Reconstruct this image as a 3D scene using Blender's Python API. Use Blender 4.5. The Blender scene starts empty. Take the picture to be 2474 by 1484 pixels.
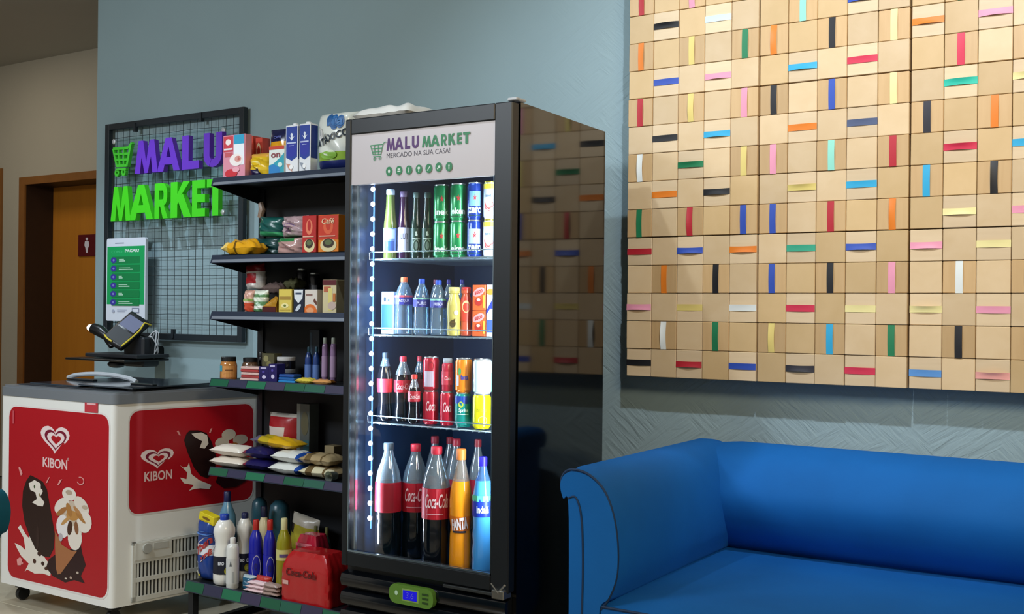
import bpy, bmesh, math, random
from mathutils import Vector, Matrix
from mathutils.geometry import tessellate_polygon
S = bpy.context.scene
COL = S.collection
rnd = random.Random(7)
PI = math.pi
# ------------------------------------------------------------------ camera
CAMZ = 1.38
FPX = 2650.0
YAW, PITCH, ROLL = 0.57349, 0.00249, 0.00971
fw = Vector((-math.sin(YAW)*math.cos(PITCH), math.cos(YAW)*math.cos(PITCH), math.sin(PITCH)))
r0 = Vector((math.cos(YAW), math.sin(YAW), 0)); u0 = r0.cross(fw)
rt = r0*math.cos(ROLL)+u0*math.sin(ROLL); up = u0*math.cos(ROLL)-r0*math.sin(ROLL)
cam = bpy.data.objects.new('camera', bpy.data.cameras.new('camera')); COL.objects.link(cam)
cam.data.sensor_width = 36; cam.data.lens = FPX/2474*36; cam.data.clip_start = .05
cam.matrix_world = Matrix(((rt.x, up.x, -fw.x, 0), (rt.y, up.y, -fw.y, 0), (rt.z, up.z, -fw.z, CAMZ), (0, 0, 0, 1)))
S.camera = cam
# ------------------------------------------------------------------ world, lamps, exposure
w = bpy.data.worlds.new('world'); S.world = w; w.use_nodes = True
w.node_tree.nodes['Background'].inputs[0].default_value = (1, .95, .84, 1)
w.node_tree.nodes['Background'].inputs[1].default_value = .36
S.view_settings.view_transform = 'Standard'; S.view_settings.look = 'None'
S.view_settings.gamma = 1; S.view_settings.use_curve_mapping = False
S.view_settings.exposure = 0.0
def lamp(kind, loc, energy, color, size=.1, target=None, spot=None, blend=.5, sy=None):
    l = bpy.data.lights.new('lamp_'+kind.lower(), kind); l.energy = energy; l.color = color
    o = bpy.data.objects.new('lamp_'+kind.lower(), l); COL.objects.link(o); o.location = loc
    if kind == 'AREA':
        l.shape = 'RECTANGLE'; l.size = size; l.size_y = sy or size
    else:
        l.shadow_soft_size = size
    if kind == 'SPOT': l.spot_size = spot; l.spot_blend = blend
    if target is not None:
        o.rotation_euler = (Vector(target)-Vector(loc)).to_track_quat('-Z', 'Y').to_euler()
    return o
lamp('SPOT', (-2.55, 2.45, 3.27), 58, (.84, .97, 1.08), .03, (-2.1, 4.2, 1.7), 1.5, .9)      # second downlight of the row, above the fridge
lamp('SPOT', (-.80, 2.40, 3.27), 152, (.93, 1, 1.12), .03, (-1.00, 4.1, 2.25), 1.55, .8)      # downlight washing the block panel
lamp('SPOT', (-5.2, 3.15, 3.28), 95, (.78, .93, 1.05), .03, (-4.9, 3.8, 1.0), 1.35, .8)      # downlight close to the shop sign
lamp('SPOT', (-3.3, 1.5, 3.27), 120, (.82, .93, 1), .06, (-4.1, 3.6, .5), 1.05, .8)       # unseen spot, added as frontal light on the shop corner
lamp('AREA', (-4.3, -.3, 3.28), 165, (.88, .96, 1.03), 1.6, (-4.3, 2.6, .3), sy=1.0)   # unseen panel added for ambient front light
lamp('AREA', (.9, 1.1, 3.28), 125, (1, .84, .58), 1.2, (.0, 3.6, .8), sy=1.2)          # added warm fill, lifts the shade under the block panel
lamp('AREA', (-7.6, 4.0, 3.29), 12, (1, .93, .80), .6, (-7.6, 4.2, 0), sy=.6)       # warm corridor fixture

# ------------------------------------------------------------------ helpers
def at(px, py, Y):
    d = rt*((px-1237)/FPX)+up*((742-py)/FPX)+fw
    d *= Y/d.y
    return Vector((d.x, d.y, d.z+CAMZ))
def atp(px, py, p0, n):
    d = rt*((px-1237)/FPX)+up*((742-py)/FPX)+fw
    o = Vector((0, 0, CAMZ))
    return o+d*((p0-o).dot(n)/d.dot(n))
def lin(h):
    h = h.lstrip('#'); v = [int(h[i:i+2], 16)/255 for i in (0, 2, 4)]
    return tuple(c/12.92 if c <= .04045 else ((c+.055)/1.055)**2.4 for c in v)+(1,)
MC = {}
def M(h, rough=.5, metal=0., emit=0., bump=0., bscale=60, var=0., vscale=8, spec=.5, sheen=0., coat=0., tr=0.):
    k = (h, rough, metal, emit, bump, bscale, var, vscale, spec, sheen, coat, tr)
    if k in MC: return MC[k]
    m = bpy.data.materials.new('m'+str(len(MC))); m.use_nodes = True; MC[k] = m
    nt = m.node_tree; b = nt.nodes['Principled BSDF']; c = lin(h)
    b.inputs['Base Color'].default_value = c; b.inputs['Roughness'].default_value = rough
    b.inputs['Metallic'].default_value = metal; b.inputs['Specular IOR Level'].default_value = spec
    if sheen: b.inputs['Sheen Weight'].default_value = sheen; b.inputs['Sheen Roughness'].default_value = .35; b.inputs['Sheen Tint'].default_value = tuple(min(1, x*1.8+.02) for x in c[:3])+(1,)
    if coat: b.inputs['Coat Weight'].default_value = coat; b.inputs['Coat Roughness'].default_value = .08
    if tr: b.inputs['Transmission Weight'].default_value = tr
    if emit:
        b.inputs['Emission Color'].default_value = c; b.inputs['Emission Strength'].default_value = emit
    if bump or var:
        tc = nt.nodes.new('ShaderNodeTexCoord')
    if bump:
        n = nt.nodes.new('ShaderNodeTexNoise'); n.inputs['Scale'].default_value = bscale; n.inputs['Detail'].default_value = 4
        bp = nt.nodes.new('ShaderNodeBump'); bp.inputs['Strength'].default_value = bump; bp.inputs['Distance'].default_value = .01
        nt.links.new(tc.outputs['Object'], n.inputs['Vector']); nt.links.new(n.outputs['Fac'], bp.inputs['Height'])
        nt.links.new(bp.outputs['Normal'], b.inputs['Normal'])
    if var:
        n = nt.nodes.new('ShaderNodeTexNoise'); n.inputs['Scale'].default_value = vscale; n.inputs['Detail'].default_value = 3
        r = nt.nodes.new('ShaderNodeMix'); r.data_type = 'RGBA'
        r.inputs[6].default_value = tuple(x*(1-var) for x in c[:3])+(1,)
        r.inputs[7].default_value = tuple(min(1, x*(1+var)) for x in c[:3])+(1,)
        nt.links.new(tc.outputs['Object'], n.inputs['Vector']); nt.links.new(n.outputs['Fac'], r.inputs[0])
        nt.links.new(r.outputs[2], b.inputs['Base Color'])
    return m
def clear(h, gloss=.12, rough=.05, name='clear', milky=None):
    if milky is None: milky = .20 if gloss > .2 else 0      # thin clear plastic or glass: tinted see-through plus a reflection
    k = ('clear', h, gloss, rough, milky)
    if k in MC: return MC[k]
    m = bpy.data.materials.new(name); m.use_nodes = True; MC[k] = m
    nt = m.node_tree; nt.nodes.clear()
    t = nt.nodes.new('ShaderNodeBsdfTransparent'); t.inputs[0].default_value = lin(h)
    g = nt.nodes.new('ShaderNodeBsdfGlossy'); g.inputs['Roughness'].default_value = rough
    f = nt.nodes.new('ShaderNodeLayerWeight'); f.inputs['Blend'].default_value = .35
    mm = nt.nodes.new('ShaderNodeMath'); mm.operation = 'MULTIPLY_ADD'; mm.inputs[1].default_value = .6; mm.inputs[2].default_value = gloss*.3
    mx = nt.nodes.new('ShaderNodeMixShader'); o = nt.nodes.new('ShaderNodeOutputMaterial')
    if gloss <= .06: mm.inputs[1].default_value = .12
    nt.links.new(f.outputs['Fresnel'], mm.inputs[0]); nt.links.new(mm.outputs[0], mx.inputs[0])
    src = t
    if milky:      # diffuse share: condensation, and plastic highlights put into the colour
        df = nt.nodes.new('ShaderNodeBsdfDiffuse'); df.inputs[0].default_value = lin(h); src = nt.nodes.new('ShaderNodeMixShader'); src.inputs[0].default_value = milky
        nt.links.new(t.outputs[0], src.inputs[1]); nt.links.new(df.outputs[0], src.inputs[2])
    nt.links.new(src.outputs[0], mx.inputs[1]); nt.links.new(g.outputs[0], mx.inputs[2]); nt.links.new(mx.outputs[0], o.inputs[0])
    return m
def wloc(o):
    v = Vector((0, 0, 0))
    while o: v += o.location; o = o.parent
    return v
class MB:
    def __init__(s): s.v = []; s.f = []; s.m = []
    def add(s, vs, fs, mi=0):
        n = len(s.v); s.v += [tuple(v) for v in vs]; s.f += [tuple(i+n for i in f) for f in fs]; s.m += [mi]*len(fs); return s
    def box(s, x0, x1, y0, y1, z0, z1, mi=0):
        return s.add([(x, y, z) for x in (x0, x1) for y in (y0, y1) for z in (z0, z1)],
                     [(0, 1, 3, 2), (4, 6, 7, 5), (0, 4, 5, 1), (2, 3, 7, 6), (0, 2, 6, 4), (1, 5, 7, 3)], mi)
    def rbox(s, x0, x1, y0, y1, z0, z1, r=.004, mi=0, seg=1):   # bevelled box
        bm = bmesh.new(); bmesh.ops.create_cube(bm, size=1)
        for v in bm.verts:
            v.co = Vector(((x0+x1)/2+v.co.x*(x1-x0), (y0+y1)/2+v.co.y*(y1-y0), (z0+z1)/2+v.co.z*(z1-z0)))
        bmesh.ops.bevel(bm, geom=bm.edges[:], offset=min(r, .45*min(x1-x0, y1-y0, z1-z0)), segments=seg, affect='EDGES', profile=.5)
        bm.verts.index_update()
        s.add([v.co for v in bm.verts], [[v.index for v in f.verts] for f in bm.faces], mi); bm.free(); return s
    def prism(s, pts, a, b, axis, mi=0):      # outline pts in the two other axes, between a and b along axis
        def P(p, t):
            return {'x': (t, p[0], p[1]), 'y': (p[0], t, p[1]), 'z': (p[0], p[1], t)}[axis]
        n = len(pts); vs = [P(p, a) for p in pts]+[P(p, b) for p in pts]
        tri = tessellate_polygon([[Vector((p[0], p[1], 0)) for p in pts]])
        fs = [tuple(t) for t in tri]+[tuple(i+n for i in reversed(t)) for t in tri]
        fs += [(i, (i+1) % n, (i+1) % n+n, i+n) for i in range(n)]
        return s.add(vs, fs, mi)
    def lathe(s, prof, n=20, c=(0, 0, 0), mi=0, sx=1, sy=1, squ=0):
        vs = []; fs = []
        for r, z in prof:
            for i in range(n):
                a = 2*PI*i/n; q = 1
                if squ: q = 1/(abs(math.cos(a))**(2+squ)+abs(math.sin(a))**(2+squ))**(1/(2+squ))
                vs.append((c[0]+r*q*math.cos(a)*sx, c[1]+r*q*math.sin(a)*sy, c[2]+z))
        for k in range(len(prof)-1):
            for i in range(n):
                j = (i+1) % n; fs.append((k*n+i, k*n+j, (k+1)*n+j, (k+1)*n+i))
        if prof[0][0] > 1e-4: fs.append(tuple(reversed(range(n))))
        if prof[-1][0] > 1e-4: fs.append(tuple((len(prof)-1)*n+i for i in range(n)))
        return s.add(vs, fs, mi)
    def tube(s, path, r, n=6, closed=False, mi=0):
        path = [Vector(p) for p in path]; vs = []; fs = []; m = len(path); ref = None
        for i, p in enumerate(path):
            if closed: t = path[(i+1) % m]-path[i-1]
            else: t = path[min(i+1, m-1)]-path[max(i-1, 0)]
            t.normalize()
            if ref is None: ref = Vector((0, 0, 1)) if abs(t.z) < .9 else Vector((1, 0, 0))
            a = t.cross(ref).normalized(); b = a.cross(t).normalized(); ref = b
            rr = r[i] if isinstance(r, (list, tuple)) else r
            for k in range(n): vs.append(p+a*rr*math.cos(2*PI*k/n)+b*rr*math.sin(2*PI*k/n))
        for i in range(m if closed else m-1):
            for k in range(n):
                l = (k+1) % n; j = (i+1) % m; fs.append((i*n+k, i*n+l, j*n+l, j*n+k))
        if not closed: fs += [tuple(reversed(range(n))), tuple((m-1)*n+k for k in range(n))]
        return s.add(vs, fs, mi)
    def ball(s, c, rx, ry, rz, n=12, mi=0):
        k = n//2; return s.lathe([(max(1e-5, math.sin(PI*i/k)), -math.cos(PI*i/k)) for i in range(k+1)], n, (0, 0, 0), mi) if False else s._ball(c, rx, ry, rz, n, mi)
    def _ball(s, c, rx, ry, rz, n, mi):
        vs = []; fs = []; k = n//2
        for i in range(k+1):
            t = PI*i/k
            for j in range(n):
                a = 2*PI*j/n; vs.append((c[0]+rx*math.sin(t)*math.cos(a), c[1]+ry*math.sin(t)*math.sin(a), c[2]-rz*math.cos(t)))
        for i in range(k):
            for j in range(n):
                l = (j+1) % n; fs.append((i*n+j, i*n+l, (i+1)*n+l, (i+1)*n+j))
        return s.add(vs, fs, mi)
    def build(s, name, mat, parent=None, world=False, smooth=False, loc=None):
        me = bpy.data.meshes.new(name); off = wloc(parent) if (world and parent) else Vector((0, 0, 0))
        base = off+(Vector(loc) if loc is not None else Vector((0, 0, 0)))
        vs = [tuple(Vector(v)-base) for v in s.v] if (world or loc is not None) else s.v
        me.from_pydata(vs, [], s.f)
        for m in (mat if isinstance(mat, (list, tuple)) else [mat]): me.materials.append(m)
        for p, mi in zip(me.polygons, s.m):
            p.material_index = mi
        me.update()
        bm = bmesh.new(); bm.from_mesh(me); bmesh.ops.remove_doubles(bm, verts=bm.verts, dist=1e-5)
        bmesh.ops.dissolve_degenerate(bm, edges=bm.edges, dist=1e-6)
        bmesh.ops.recalc_face_normals(bm, faces=bm.faces)
        if smooth:
            for f in bm.faces: f.smooth = True
            for e in bm.edges:
                if len(e.link_faces) == 2 and e.calc_face_angle(0) > (smooth if smooth is not True else .7): e.smooth = False
        bm.to_mesh(me); bm.free()
        o = bpy.data.objects.new(name, me); COL.objects.link(o)
        if loc is not None: o.location = loc
        if parent: o.parent = parent
        return o
def empty(name, loc, label=None, cat=None, group=None, rz=0):
    o = bpy.data.objects.new(name, None); COL.objects.link(o); o.location = loc; o.rotation_euler = (0, 0, rz)
    o.empty_display_size = .05
    if label: tag(o, label, cat, group)
    return o
def tag(o, label=None, cat=None, group=None, kind=None):
    if label: o['label'] = label
    if cat: o['category'] = cat
    if group: o['group'] = group
    if kind: o['kind'] = kind
    return o
def struct(o): o['kind'] = 'structure'; return o
def dup(o, parent=None):
    c = o.copy(); COL.objects.link(c); c.parent = parent
    for ch in list(o.children): dup(ch, c)
    return c
# ---- text as mesh data (tessellated once, then mapped)
TC = {}
def textmesh(t, bold=0.):
    k = (t, bold)
    if k in TC: return TC[k]
    cu = bpy.data.curves.new('t', 'FONT'); cu.body = t; cu.align_x = 'CENTER'; cu.align_y = 'CENTER'; cu.size = 1
    cu.resolution_u = 3; cu.offset = bold; cu.fill_mode = 'FRONT'
    o = bpy.data.objects.new('t', cu); COL.objects.link(o)
    dg = bpy.context.evaluated_depsgraph_get(); me = o.evaluated_get(dg).to_mesh()
    vs = [(v.co.x, v.co.y) for v in me.vertices]; fs = [tuple(p.vertices) for p in me.polygons]
    o.evaluated_get(dg).to_mesh_clear()
    bpy.data.objects.remove(o); bpy.data.curves.remove(cu)
    if vs:
        x0 = min(v[0] for v in vs); x1 = max(v[0] for v in vs); y0 = min(v[1] for v in vs); y1 = max(v[1] for v in vs)
        vs = [((v[0]-(x0+x1)/2)/(y1-y0), (v[1]-(y0+y1)/2)/(y1-y0)) for v in vs]; asp = (x1-x0)/(y1-y0)
    else: asp = 1
    TC[k] = (vs, fs, asp); return TC[k]
# ---- flat print. shapes in face coordinates, mapf(u, v, lift) -> point
def ell(cx, cy, rx, ry, n=20, rot=0):
    c, s = math.cos(rot), math.sin(rot)
    return [(cx+rx*math.cos(2*PI*i/n)*c-ry*math.sin(2*PI*i/n)*s, cy+rx*math.cos(2*PI*i/n)*s+ry*math.sin(2*PI*i/n)*c) for i in range(n)]
def rrect(x0, y0, x1, y1, r, n=4, ry=None):
    ry = ry or r; p = []
    for cx, cy, a in ((x1-r, y1-ry, 0), (x0+r, y1-ry, 90), (x0+r, y0+ry, 180), (x1-r, y0+ry, 270)):
        for i in range(n+1):
            t = math.radians(a+90*i/n); p.append((cx+r*math.cos(t), cy+ry*math.sin(t)))
    return p
def ring(cx, cy, rx, ry, t, n=24, a0=0, a1=360, taper=False):
    o = []; i_ = []
    for i in range(n+1):
        a = math.radians(a0+(a1-a0)*i/n); tt = t*(math.sin(PI*i/n)*.8+.2) if taper else t
        o.append((cx+rx*math.cos(a), cy+ry*math.sin(a))); i_.append((cx+(rx-tt)*math.cos(a), cy+(ry-tt*ry/rx)*math.sin(a)))
    return o+i_[::-1]
def heart(cx, cy, w, h, n=28, k=1.0):
    p = []
    for i in range(n):
        t = 2*PI*i/n
        p.append((cx+w/2*k*math.sin(t)**3*1.0, cy+h/2*k*(13*math.cos(t)-5*math.cos(2*t)-2*math.cos(3*t)-math.cos(4*t)+2.5)/15))
    return p
PR = dict(rough=.45)
def prints(parent, shapes, mapf, lift=.0006, step=.00035, name='print', rough=.45, world=False):
    layers = {}; step = min(step, .003/max(1, len(shapes)))
    order = 0
    for sh in shapes:
        k, col = sh[0], sh[-1]
        L = lift+step*order; order += 1
        mb = layers.setdefault(col, (MB(), name if k != 't' else 'lettering'))[0]
        if k == 'r':
            _, x0, y0, x1, y1, _c = sh; n = 6
            vs = [mapf(x0+(x1-x0)*i/n, y, L) for i in range(n+1) for y in (y0, y1)]
            mb.add(vs, [(2*i, 2*i+2, 2*i+3, 2*i+1) for i in range(n)])
        elif k in ('p', 'e'):
            pts = sh[1] if k == 'p' else ell(*sh[1:-1])
            tri = tessellate_polygon([[Vector((p[0], p[1], 0)) for p in pts]])
            mb.add([mapf(p[0], p[1], L) for p in pts], [tuple(t) for t in tri])
        elif k == 't':     # ('t', text, cx, cy, width, height, [bold, slant], colour)
            _, t, cx, cy, tw, th = sh[:6]; ex = sh[6:-1]; bold = ex[0] if ex else 0; sl = ex[1] if len(ex) > 1 else 0
            ro = ex[2] if len(ex) > 2 else 0
            vs, fs, asp = textmesh(t, bold); cr, sr = math.cos(ro), math.sin(ro)
            mb.add([mapf(cx+(x/asp*tw+y*sl*tw/asp)*cr-y*th*sr, cy+y*th*cr+(x/asp*tw)*sr, L) for x, y in vs], fs)
    out = []
    for col, (mb, nm) in layers.items():
        if mb.f:
            o = mb.build(nm, M(col, rough) if isinstance(col, str) else col, parent, world=world); out.append(o)
    return out
def face_map(x0, x1, y, z0, z1):        # unit face of a carton, looking towards -y
    return lambda u, v, L: (x0+(x1-x0)*min(.995, max(.005, u)), y-L, z0+(z1-z0)*min(.995, max(.005, v)))
def cyl_map(r, a0, scale_u, z0=0):             # u is arc length around the axis, a0 the facing angle
    return lambda u, v, L: ((r+L)*math.sin(u*scale_u/r+a0), -(r+L)*math.cos(u*scale_u/r+a0), z0+v)
# ------------------------------------------------------------------ room shell
WY = 4.22           # plane of the grey wall
CZ = 3.31           # ceiling height
def plaster(h, coarse):
    m = bpy.data.materials.new('plaster'); m.use_nodes = True; nt = m.node_tree; b = nt.nodes['Principled BSDF']
    b.inputs['Roughness'].default_value = .85; b.inputs['Specular IOR Level'].default_value = .2
    tc = nt.nodes.new('ShaderNodeTexCoord'); n = nt.nodes.new('ShaderNodeTexNoise'); n.inputs['Scale'].default_value = 1.3; n.inputs['Detail'].default_value = 5
    r = nt.nodes.new('ShaderNodeMix'); r.data_type = 'RGBA'; c = lin(h)
    r.inputs[6].default_value = tuple(x*.9 for x in c[:3])+(1,); r.inputs[7].default_value = tuple(min(1, x*1.08) for x in c[:3])+(1,)
    nt.links.new(tc.outputs['Object'], n.inputs['Vector']); nt.links.new(n.outputs['Fac'], r.inputs[0]); nt.links.new(r.outputs[2], b.inputs['Base Color'])
    # trowel relief: slanted strokes where noise lets them through
    mp = nt.nodes.new('ShaderNodeMapping'); mp.vector_type = 'TEXTURE'; mp.inputs['Rotation'].default_value = (0, .75, 0); mp.inputs['Scale'].default_value = (.22, .22, .03)
    n2 = nt.nodes.new('ShaderNodeTexNoise'); n2.inputs['Scale'].default_value = 1.6; n2.inputs['Detail'].default_value = 3; n2.inputs['Distortion'].default_value = .7
    mp3 = nt.nodes.new('ShaderNodeMapping'); mp3.vector_type = 'TEXTURE'; mp3.inputs['Rotation'].default_value = (0, -.6, 0); mp3.inputs['Scale'].default_value = (.24, .24, .034)
    n4 = nt.nodes.new('ShaderNodeTexNoise'); n4.inputs['Scale'].default_value = 1.5; n4.inputs['Detail'].default_value = 3; n4.inputs['Distortion'].default_value = .7
    n3 = nt.nodes.new('ShaderNodeTexNoise'); n3.inputs['Scale'].default_value = 4.5
    cr = nt.nodes.new('ShaderNodeValToRGB'); cr.color_ramp.elements[0].position = .45; cr.color_ramp.elements[1].position = .55
    mx = nt.nodes.new('ShaderNodeMix'); mx.data_type = 'FLOAT'
    nt.links.new(tc.outputs['Object'], mp.inputs['Vector']); nt.links.new(mp.outputs[0], n2.inputs['Vector'])
    nt.links.new(tc.outputs['Object'], mp3.inputs['Vector']); nt.links.new(mp3.outputs[0], n4.inputs['Vector'])
    nt.links.new(tc.outputs['Object'], n3.inputs['Vector']); nt.links.new(n3.outputs['Fac'], cr.inputs[0]); nt.links.new(cr.outputs[0], mx.inputs[0])
    nt.links.new(n2.outputs['Fac'], mx.inputs[2]); nt.links.new(n4.outputs['Fac'], mx.inputs[3])
    # smooth skim coat to the left, rough towards the block panel (finish of the wall itself)
    sp = nt.nodes.new('ShaderNodeSeparateXYZ'); nt.links.new(tc.outputs['Object'], sp.inputs[0])
    mr = nt.nodes.new('ShaderNodeMapRange'); mr.inputs[1].default_value = -2.7; mr.inputs[2].default_value = -2.1; mr.inputs[3].default_value = coarse*.12; mr.inputs[4].default_value = coarse
    nt.links.new(sp.outputs[0], mr.inputs[0])
    bp = nt.nodes.new('ShaderNodeBump'); bp.inputs['Distance'].default_value = .016
    nt.links.new(mr.outputs[0], bp.inputs['Strength']); nt.links.new(mx.outputs[0], bp.inputs['Height']); nt.links.new(bp.outputs[0], b.inputs['Normal'])
    return m
XL = at(232, 500, WY).x
struct(MB().box(XL, 3.2, WY, 5.35, 0, CZ+.3).build('wall_back', plaster('#95abb1', .45)))
CY = 5.2
M_beige = M('#a39a88', .9, bump=.05, bscale=30, var=.05, vscale=2)
dT = at(50, 430, CY); dTR = at(230, 415, CY)
door_x0 = dT.x; door_x1 = XL+.06; door_z = dT.z
cor = MB().box(-12, door_x0-.42, CY, CY+.1, 0, CZ+.3).box(door_x0-.42, XL+.1, CY, CY+.1, door_z, CZ+.3)
cor.box(door_x0-.42, door_x0, CY, CY+.1, 0, door_z)
struct(cor.build('wall_corridor', M_beige))
struct(MB().box(-12, 3.2, -3, 5.4, CZ, CZ+.1).build('ceiling', M('#b9b5ab', .9, var=.04, vscale=2)))
struct(MB().box(-12.1, -12, -3, 5.4, 0, CZ).build('wall_left', M_beige))
struct(MB().box(3.2, 3.3, -3, 5.4, 0, CZ).build('wall_right', M('#9aa9ab', .9)))
# floor: plain bed plus separate polished tiles
fl = MB().box(-12, 3.2, -3, 5.4, -.12, -.012).build('floor', M('#6d665a', .8)); struct(fl)
m_tile = M('#b5ab96', .18, var=.55, vscale=3.2, bump=.0)
tile0 = MB().rbox(-.298, .298, -.298, .298, -.012, 0, .002).build('floor_tile', m_tile, fl); tile0.location = (-6.3, 2.1, 0)
first = True
for i in range(13):
    for j in range(9):
        if first: first = False; tile0.location = (-7.0+.6*i, .3+.6*j, 0); continue
        c = tile0.copy(); COL.objects.link(c); c.parent = fl; c.location = (-7.0+.6*i, .3+.6*j, 0); c.rotation_euler.z = rnd.choice((0, PI/2, PI, PI*1.5))
# skirting in the corridor is hidden; door opening with deep timber lining
M_frame = M('#7d4f22', .45, var=.2, vscale=9); M_jamb_shade = M('#2c190e', .5, var=.25, vscale=14)  # jamb brown darkened for the shade inside the deep opening
def woodmat(h, dark, sx, sz, rough=.5):
    m = bpy.data.materials.new('wood'); m.use_nodes = True; nt = m.node_tree; b = nt.nodes['Principled BSDF']; b.inputs['Roughness'].default_value = rough
    tc = nt.nodes.new('ShaderNodeTexCoord'); mp = nt.nodes.new('ShaderNodeMapping'); mp.inputs['Scale'].default_value = (sx, 8, sz)
    n = nt.nodes.new('ShaderNodeTexNoise'); n.inputs['Scale'].default_value = 1; n.inputs['Detail'].default_value = 5; n.inputs['Distortion'].default_value = .4
    r = nt.nodes.new('ShaderNodeMix'); r.data_type = 'RGBA'; r.inputs[6].default_value = lin(dark); r.inputs[7].default_value = lin(h)
    oi = nt.nodes.new('ShaderNodeObjectInfo'); hv = nt.nodes.new('ShaderNodeHueSaturation'); ad = nt.nodes.new('ShaderNodeMapRange')
    ad.inputs[3].default_value = .88; ad.inputs[4].default_value = 1.10
    av = nt.nodes.new('ShaderNodeVectorMath'); av.operation = 'MULTIPLY_ADD'; av.inputs[1].default_value = (37, 37, 37)
    nt.links.new(oi.outputs['Random'], av.inputs[0]); nt.links.new(tc.outputs['Object'], av.inputs[2])
    nt.links.new(av.outputs[0], mp.inputs['Vector']); nt.links.new(mp.outputs[0], n.inputs['Vector']); nt.links.new(n.outputs['Fac'], r.inputs[0])
    nt.links.new(oi.outputs['Random'], ad.inputs[0]); nt.links.new(ad.outputs[0], hv.inputs['Value']); nt.links.new(r.outputs[2], hv.inputs['Color'])
    nt.links.new(hv.outputs[0], b.inputs['Base Color'])
    return m
door = empty('door_1', (door_x0, CY, 0)); struct(door)
lx0 = at(62, 600, CY).x
leafY = CY+.24
MB().box(door_x0-.0, lx0, CY-.015, CY+.0, 0, door_z).build('door_casing', M_frame, door, world=True)
MB().box(lx0+.0005, door_x1, CY-.015, CY, door_z-.06, door_z).build('door_casing', M_frame, door, world=True)
MB().box(door_x0+.0005, lx0, CY+.0005, leafY+.05, 0, door_z-.0005).build('door_jamb', M_jamb_shade, door, world=True)
MB().box(lx0+.0005, door_x1, CY+.0005, leafY+.05, door_z-.06, door_z).build('door_jamb', M_jamb_shade, door, world=True)
MB().box(lx0, door_x1+.3, leafY, leafY+.04, .01, door_z-.06).build('door_leaf', woodmat('#c07a1e', '#ac6816', 22, 1.2), door, world=True)
sg = empty('restroom_sign', (at(212, 595, leafY).x, leafY-.002, at(212, 595, leafY).z), 'small dark red restroom plaque with a white figure on the wooden door', 'sign')
a, b = at(192, 568, leafY), at(233, 619, leafY)
MB().rbox(a.x, b.x, leafY-.012, leafY-.001, b.z, a.z, .002).build('plate', M('#5a0d14', .4), sg, world=True)
def wm(px, py, L, Y):
    v = at(px, py, Y); return (v.x, v.y-L, v.z)
Yp = leafY-.012
prints(sg, [('e', 210, 577.5, 3.2, 3.6, '#d8d4dc'), ('p', [(205.5, 583), (214.5, 583), (216, 593), (213.3, 599), (212, 611), (208, 611), (206.6, 599), (204, 593)], '#d8d4dc')],
       lambda u, v, L: wm(u, v, L, Yp), name='pictogram', world=True)
# second door frame at the very left edge
d2 = empty('door_2', (door_x0-1.2, CY, 0)); struct(d2)
xe = at(6, 600, CY).x
MB().box(xe-.12, xe, CY-.015, CY-.0005, 0, door_z).build('door_casing', M_frame, d2, world=True)
MB().box(xe-1.0, xe-.0, CY-.015, CY-.0005, door_z-.0, door_z+.09).build('door_casing', M_frame, d2, world=True)
MB().box(xe-.95, xe-.125, CY-.012, CY-.0005, .01, door_z).build('door_leaf', woodmat('#9c5d1c', '#84491a', 22, 1.2), d2, world=True)
MB().box(-12, xe-1.05, CY-.02, CY-.0005, 0, .12).build('baseboard_left', M('#3a3630', .6)); struct(bpy.data.objects['baseboard_left'])

# ------------------------------------------------------------------ panel of wooden blocks with coloured straps
TW, TH = .11253, .11475
PX0, PZ0 = -2.0743, .0753+CAMZ-3*0
z0row = at(1516, 905, 4.1).z
z_t10 = CAMZ+.0753                      # boundary on top of the third row from the bottom
panel = empty('wood_block_panel', (PX0+7*TW, 4.1, z_t10-3*TH), 'large pale wood block wall panel with coloured fabric straps above the sofa', 'wall panel')
mw_h = woodmat('#dcc5a2', '#cfb58e', 5, 60); mw_v = woodmat('#ccab7c', '#bd9a69', 60, 5); mw_p = woodmat('#d9c09a', '#c9ac80', 12, 14)
def tilemesh(m):
    t = MB().rbox(-TW/2+.0009, TW/2-.0009, 0, .085, -TH/2+.0009, TH/2-.0009, .0018).build('tile', m); me = t.data; bpy.data.objects.remove(t); return me
tm = {'h': tilemesh(mw_h), 'v': tilemesh(mw_v), 'p': tilemesh(mw_p), 'q': tilemesh(woodmat('#d1b384', '#c3a472', 14, 12))}
SC = dict(K='#17171b', R='#b3202e', C='#cf2f4d', B='#2f4fae', L='#5b93d0', Y='#dcc774', y='#e9dc9a', P='#e596ae', p='#efa79c', W='#dfe4e0', w='#c9dbe4', G='#1e7a4e', T='#35a382', t='#2fbfa6', M='#8fd6c2', O='#e07b1c', c='#2aa3cf', N='#23222c', S='#4b5776', A='#9aa0a6')
straps = {}
def sr(row, orient, spec):
    for tok in spec.split(): straps[(int(tok[:-1]), row)] = (orient, tok[-1])
sr(0, 'h', '0K 2R 4B 6N 8C 10L 12p'); sr(1, 'v', '1W 3G 5Y 7c 9G 11K 13T'); sr(2, 'h', '0P 2Y 4W 6C 8y 10y 12P')
sr(3, 'v', '1O 3K 5B 7K 9P 11W 13A'); sr(4, 'h', '0R 2B 4O 6T 8B 10P 12y'); sr(5, 'v', '0G 2R 4B 5B 7R 9O'); sr(5, 'h', '11y 13P')
sr(6, 'h', '1O 3K 6Y 8c'); sr(6, 'v', '10c 12K'); sr(7, 'v', '0W 4Y 5P 7M 9R'); sr(7, 'h', '2G 11C 13c')
sr(8, 'h', '1K 3c 6O 8S'); sr(8, 'v', '10N 12O'); sr(9, 'v', '0R 2Y 4P 5K 7B 9y'); sr(9, 'h', '11t 13y')
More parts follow.
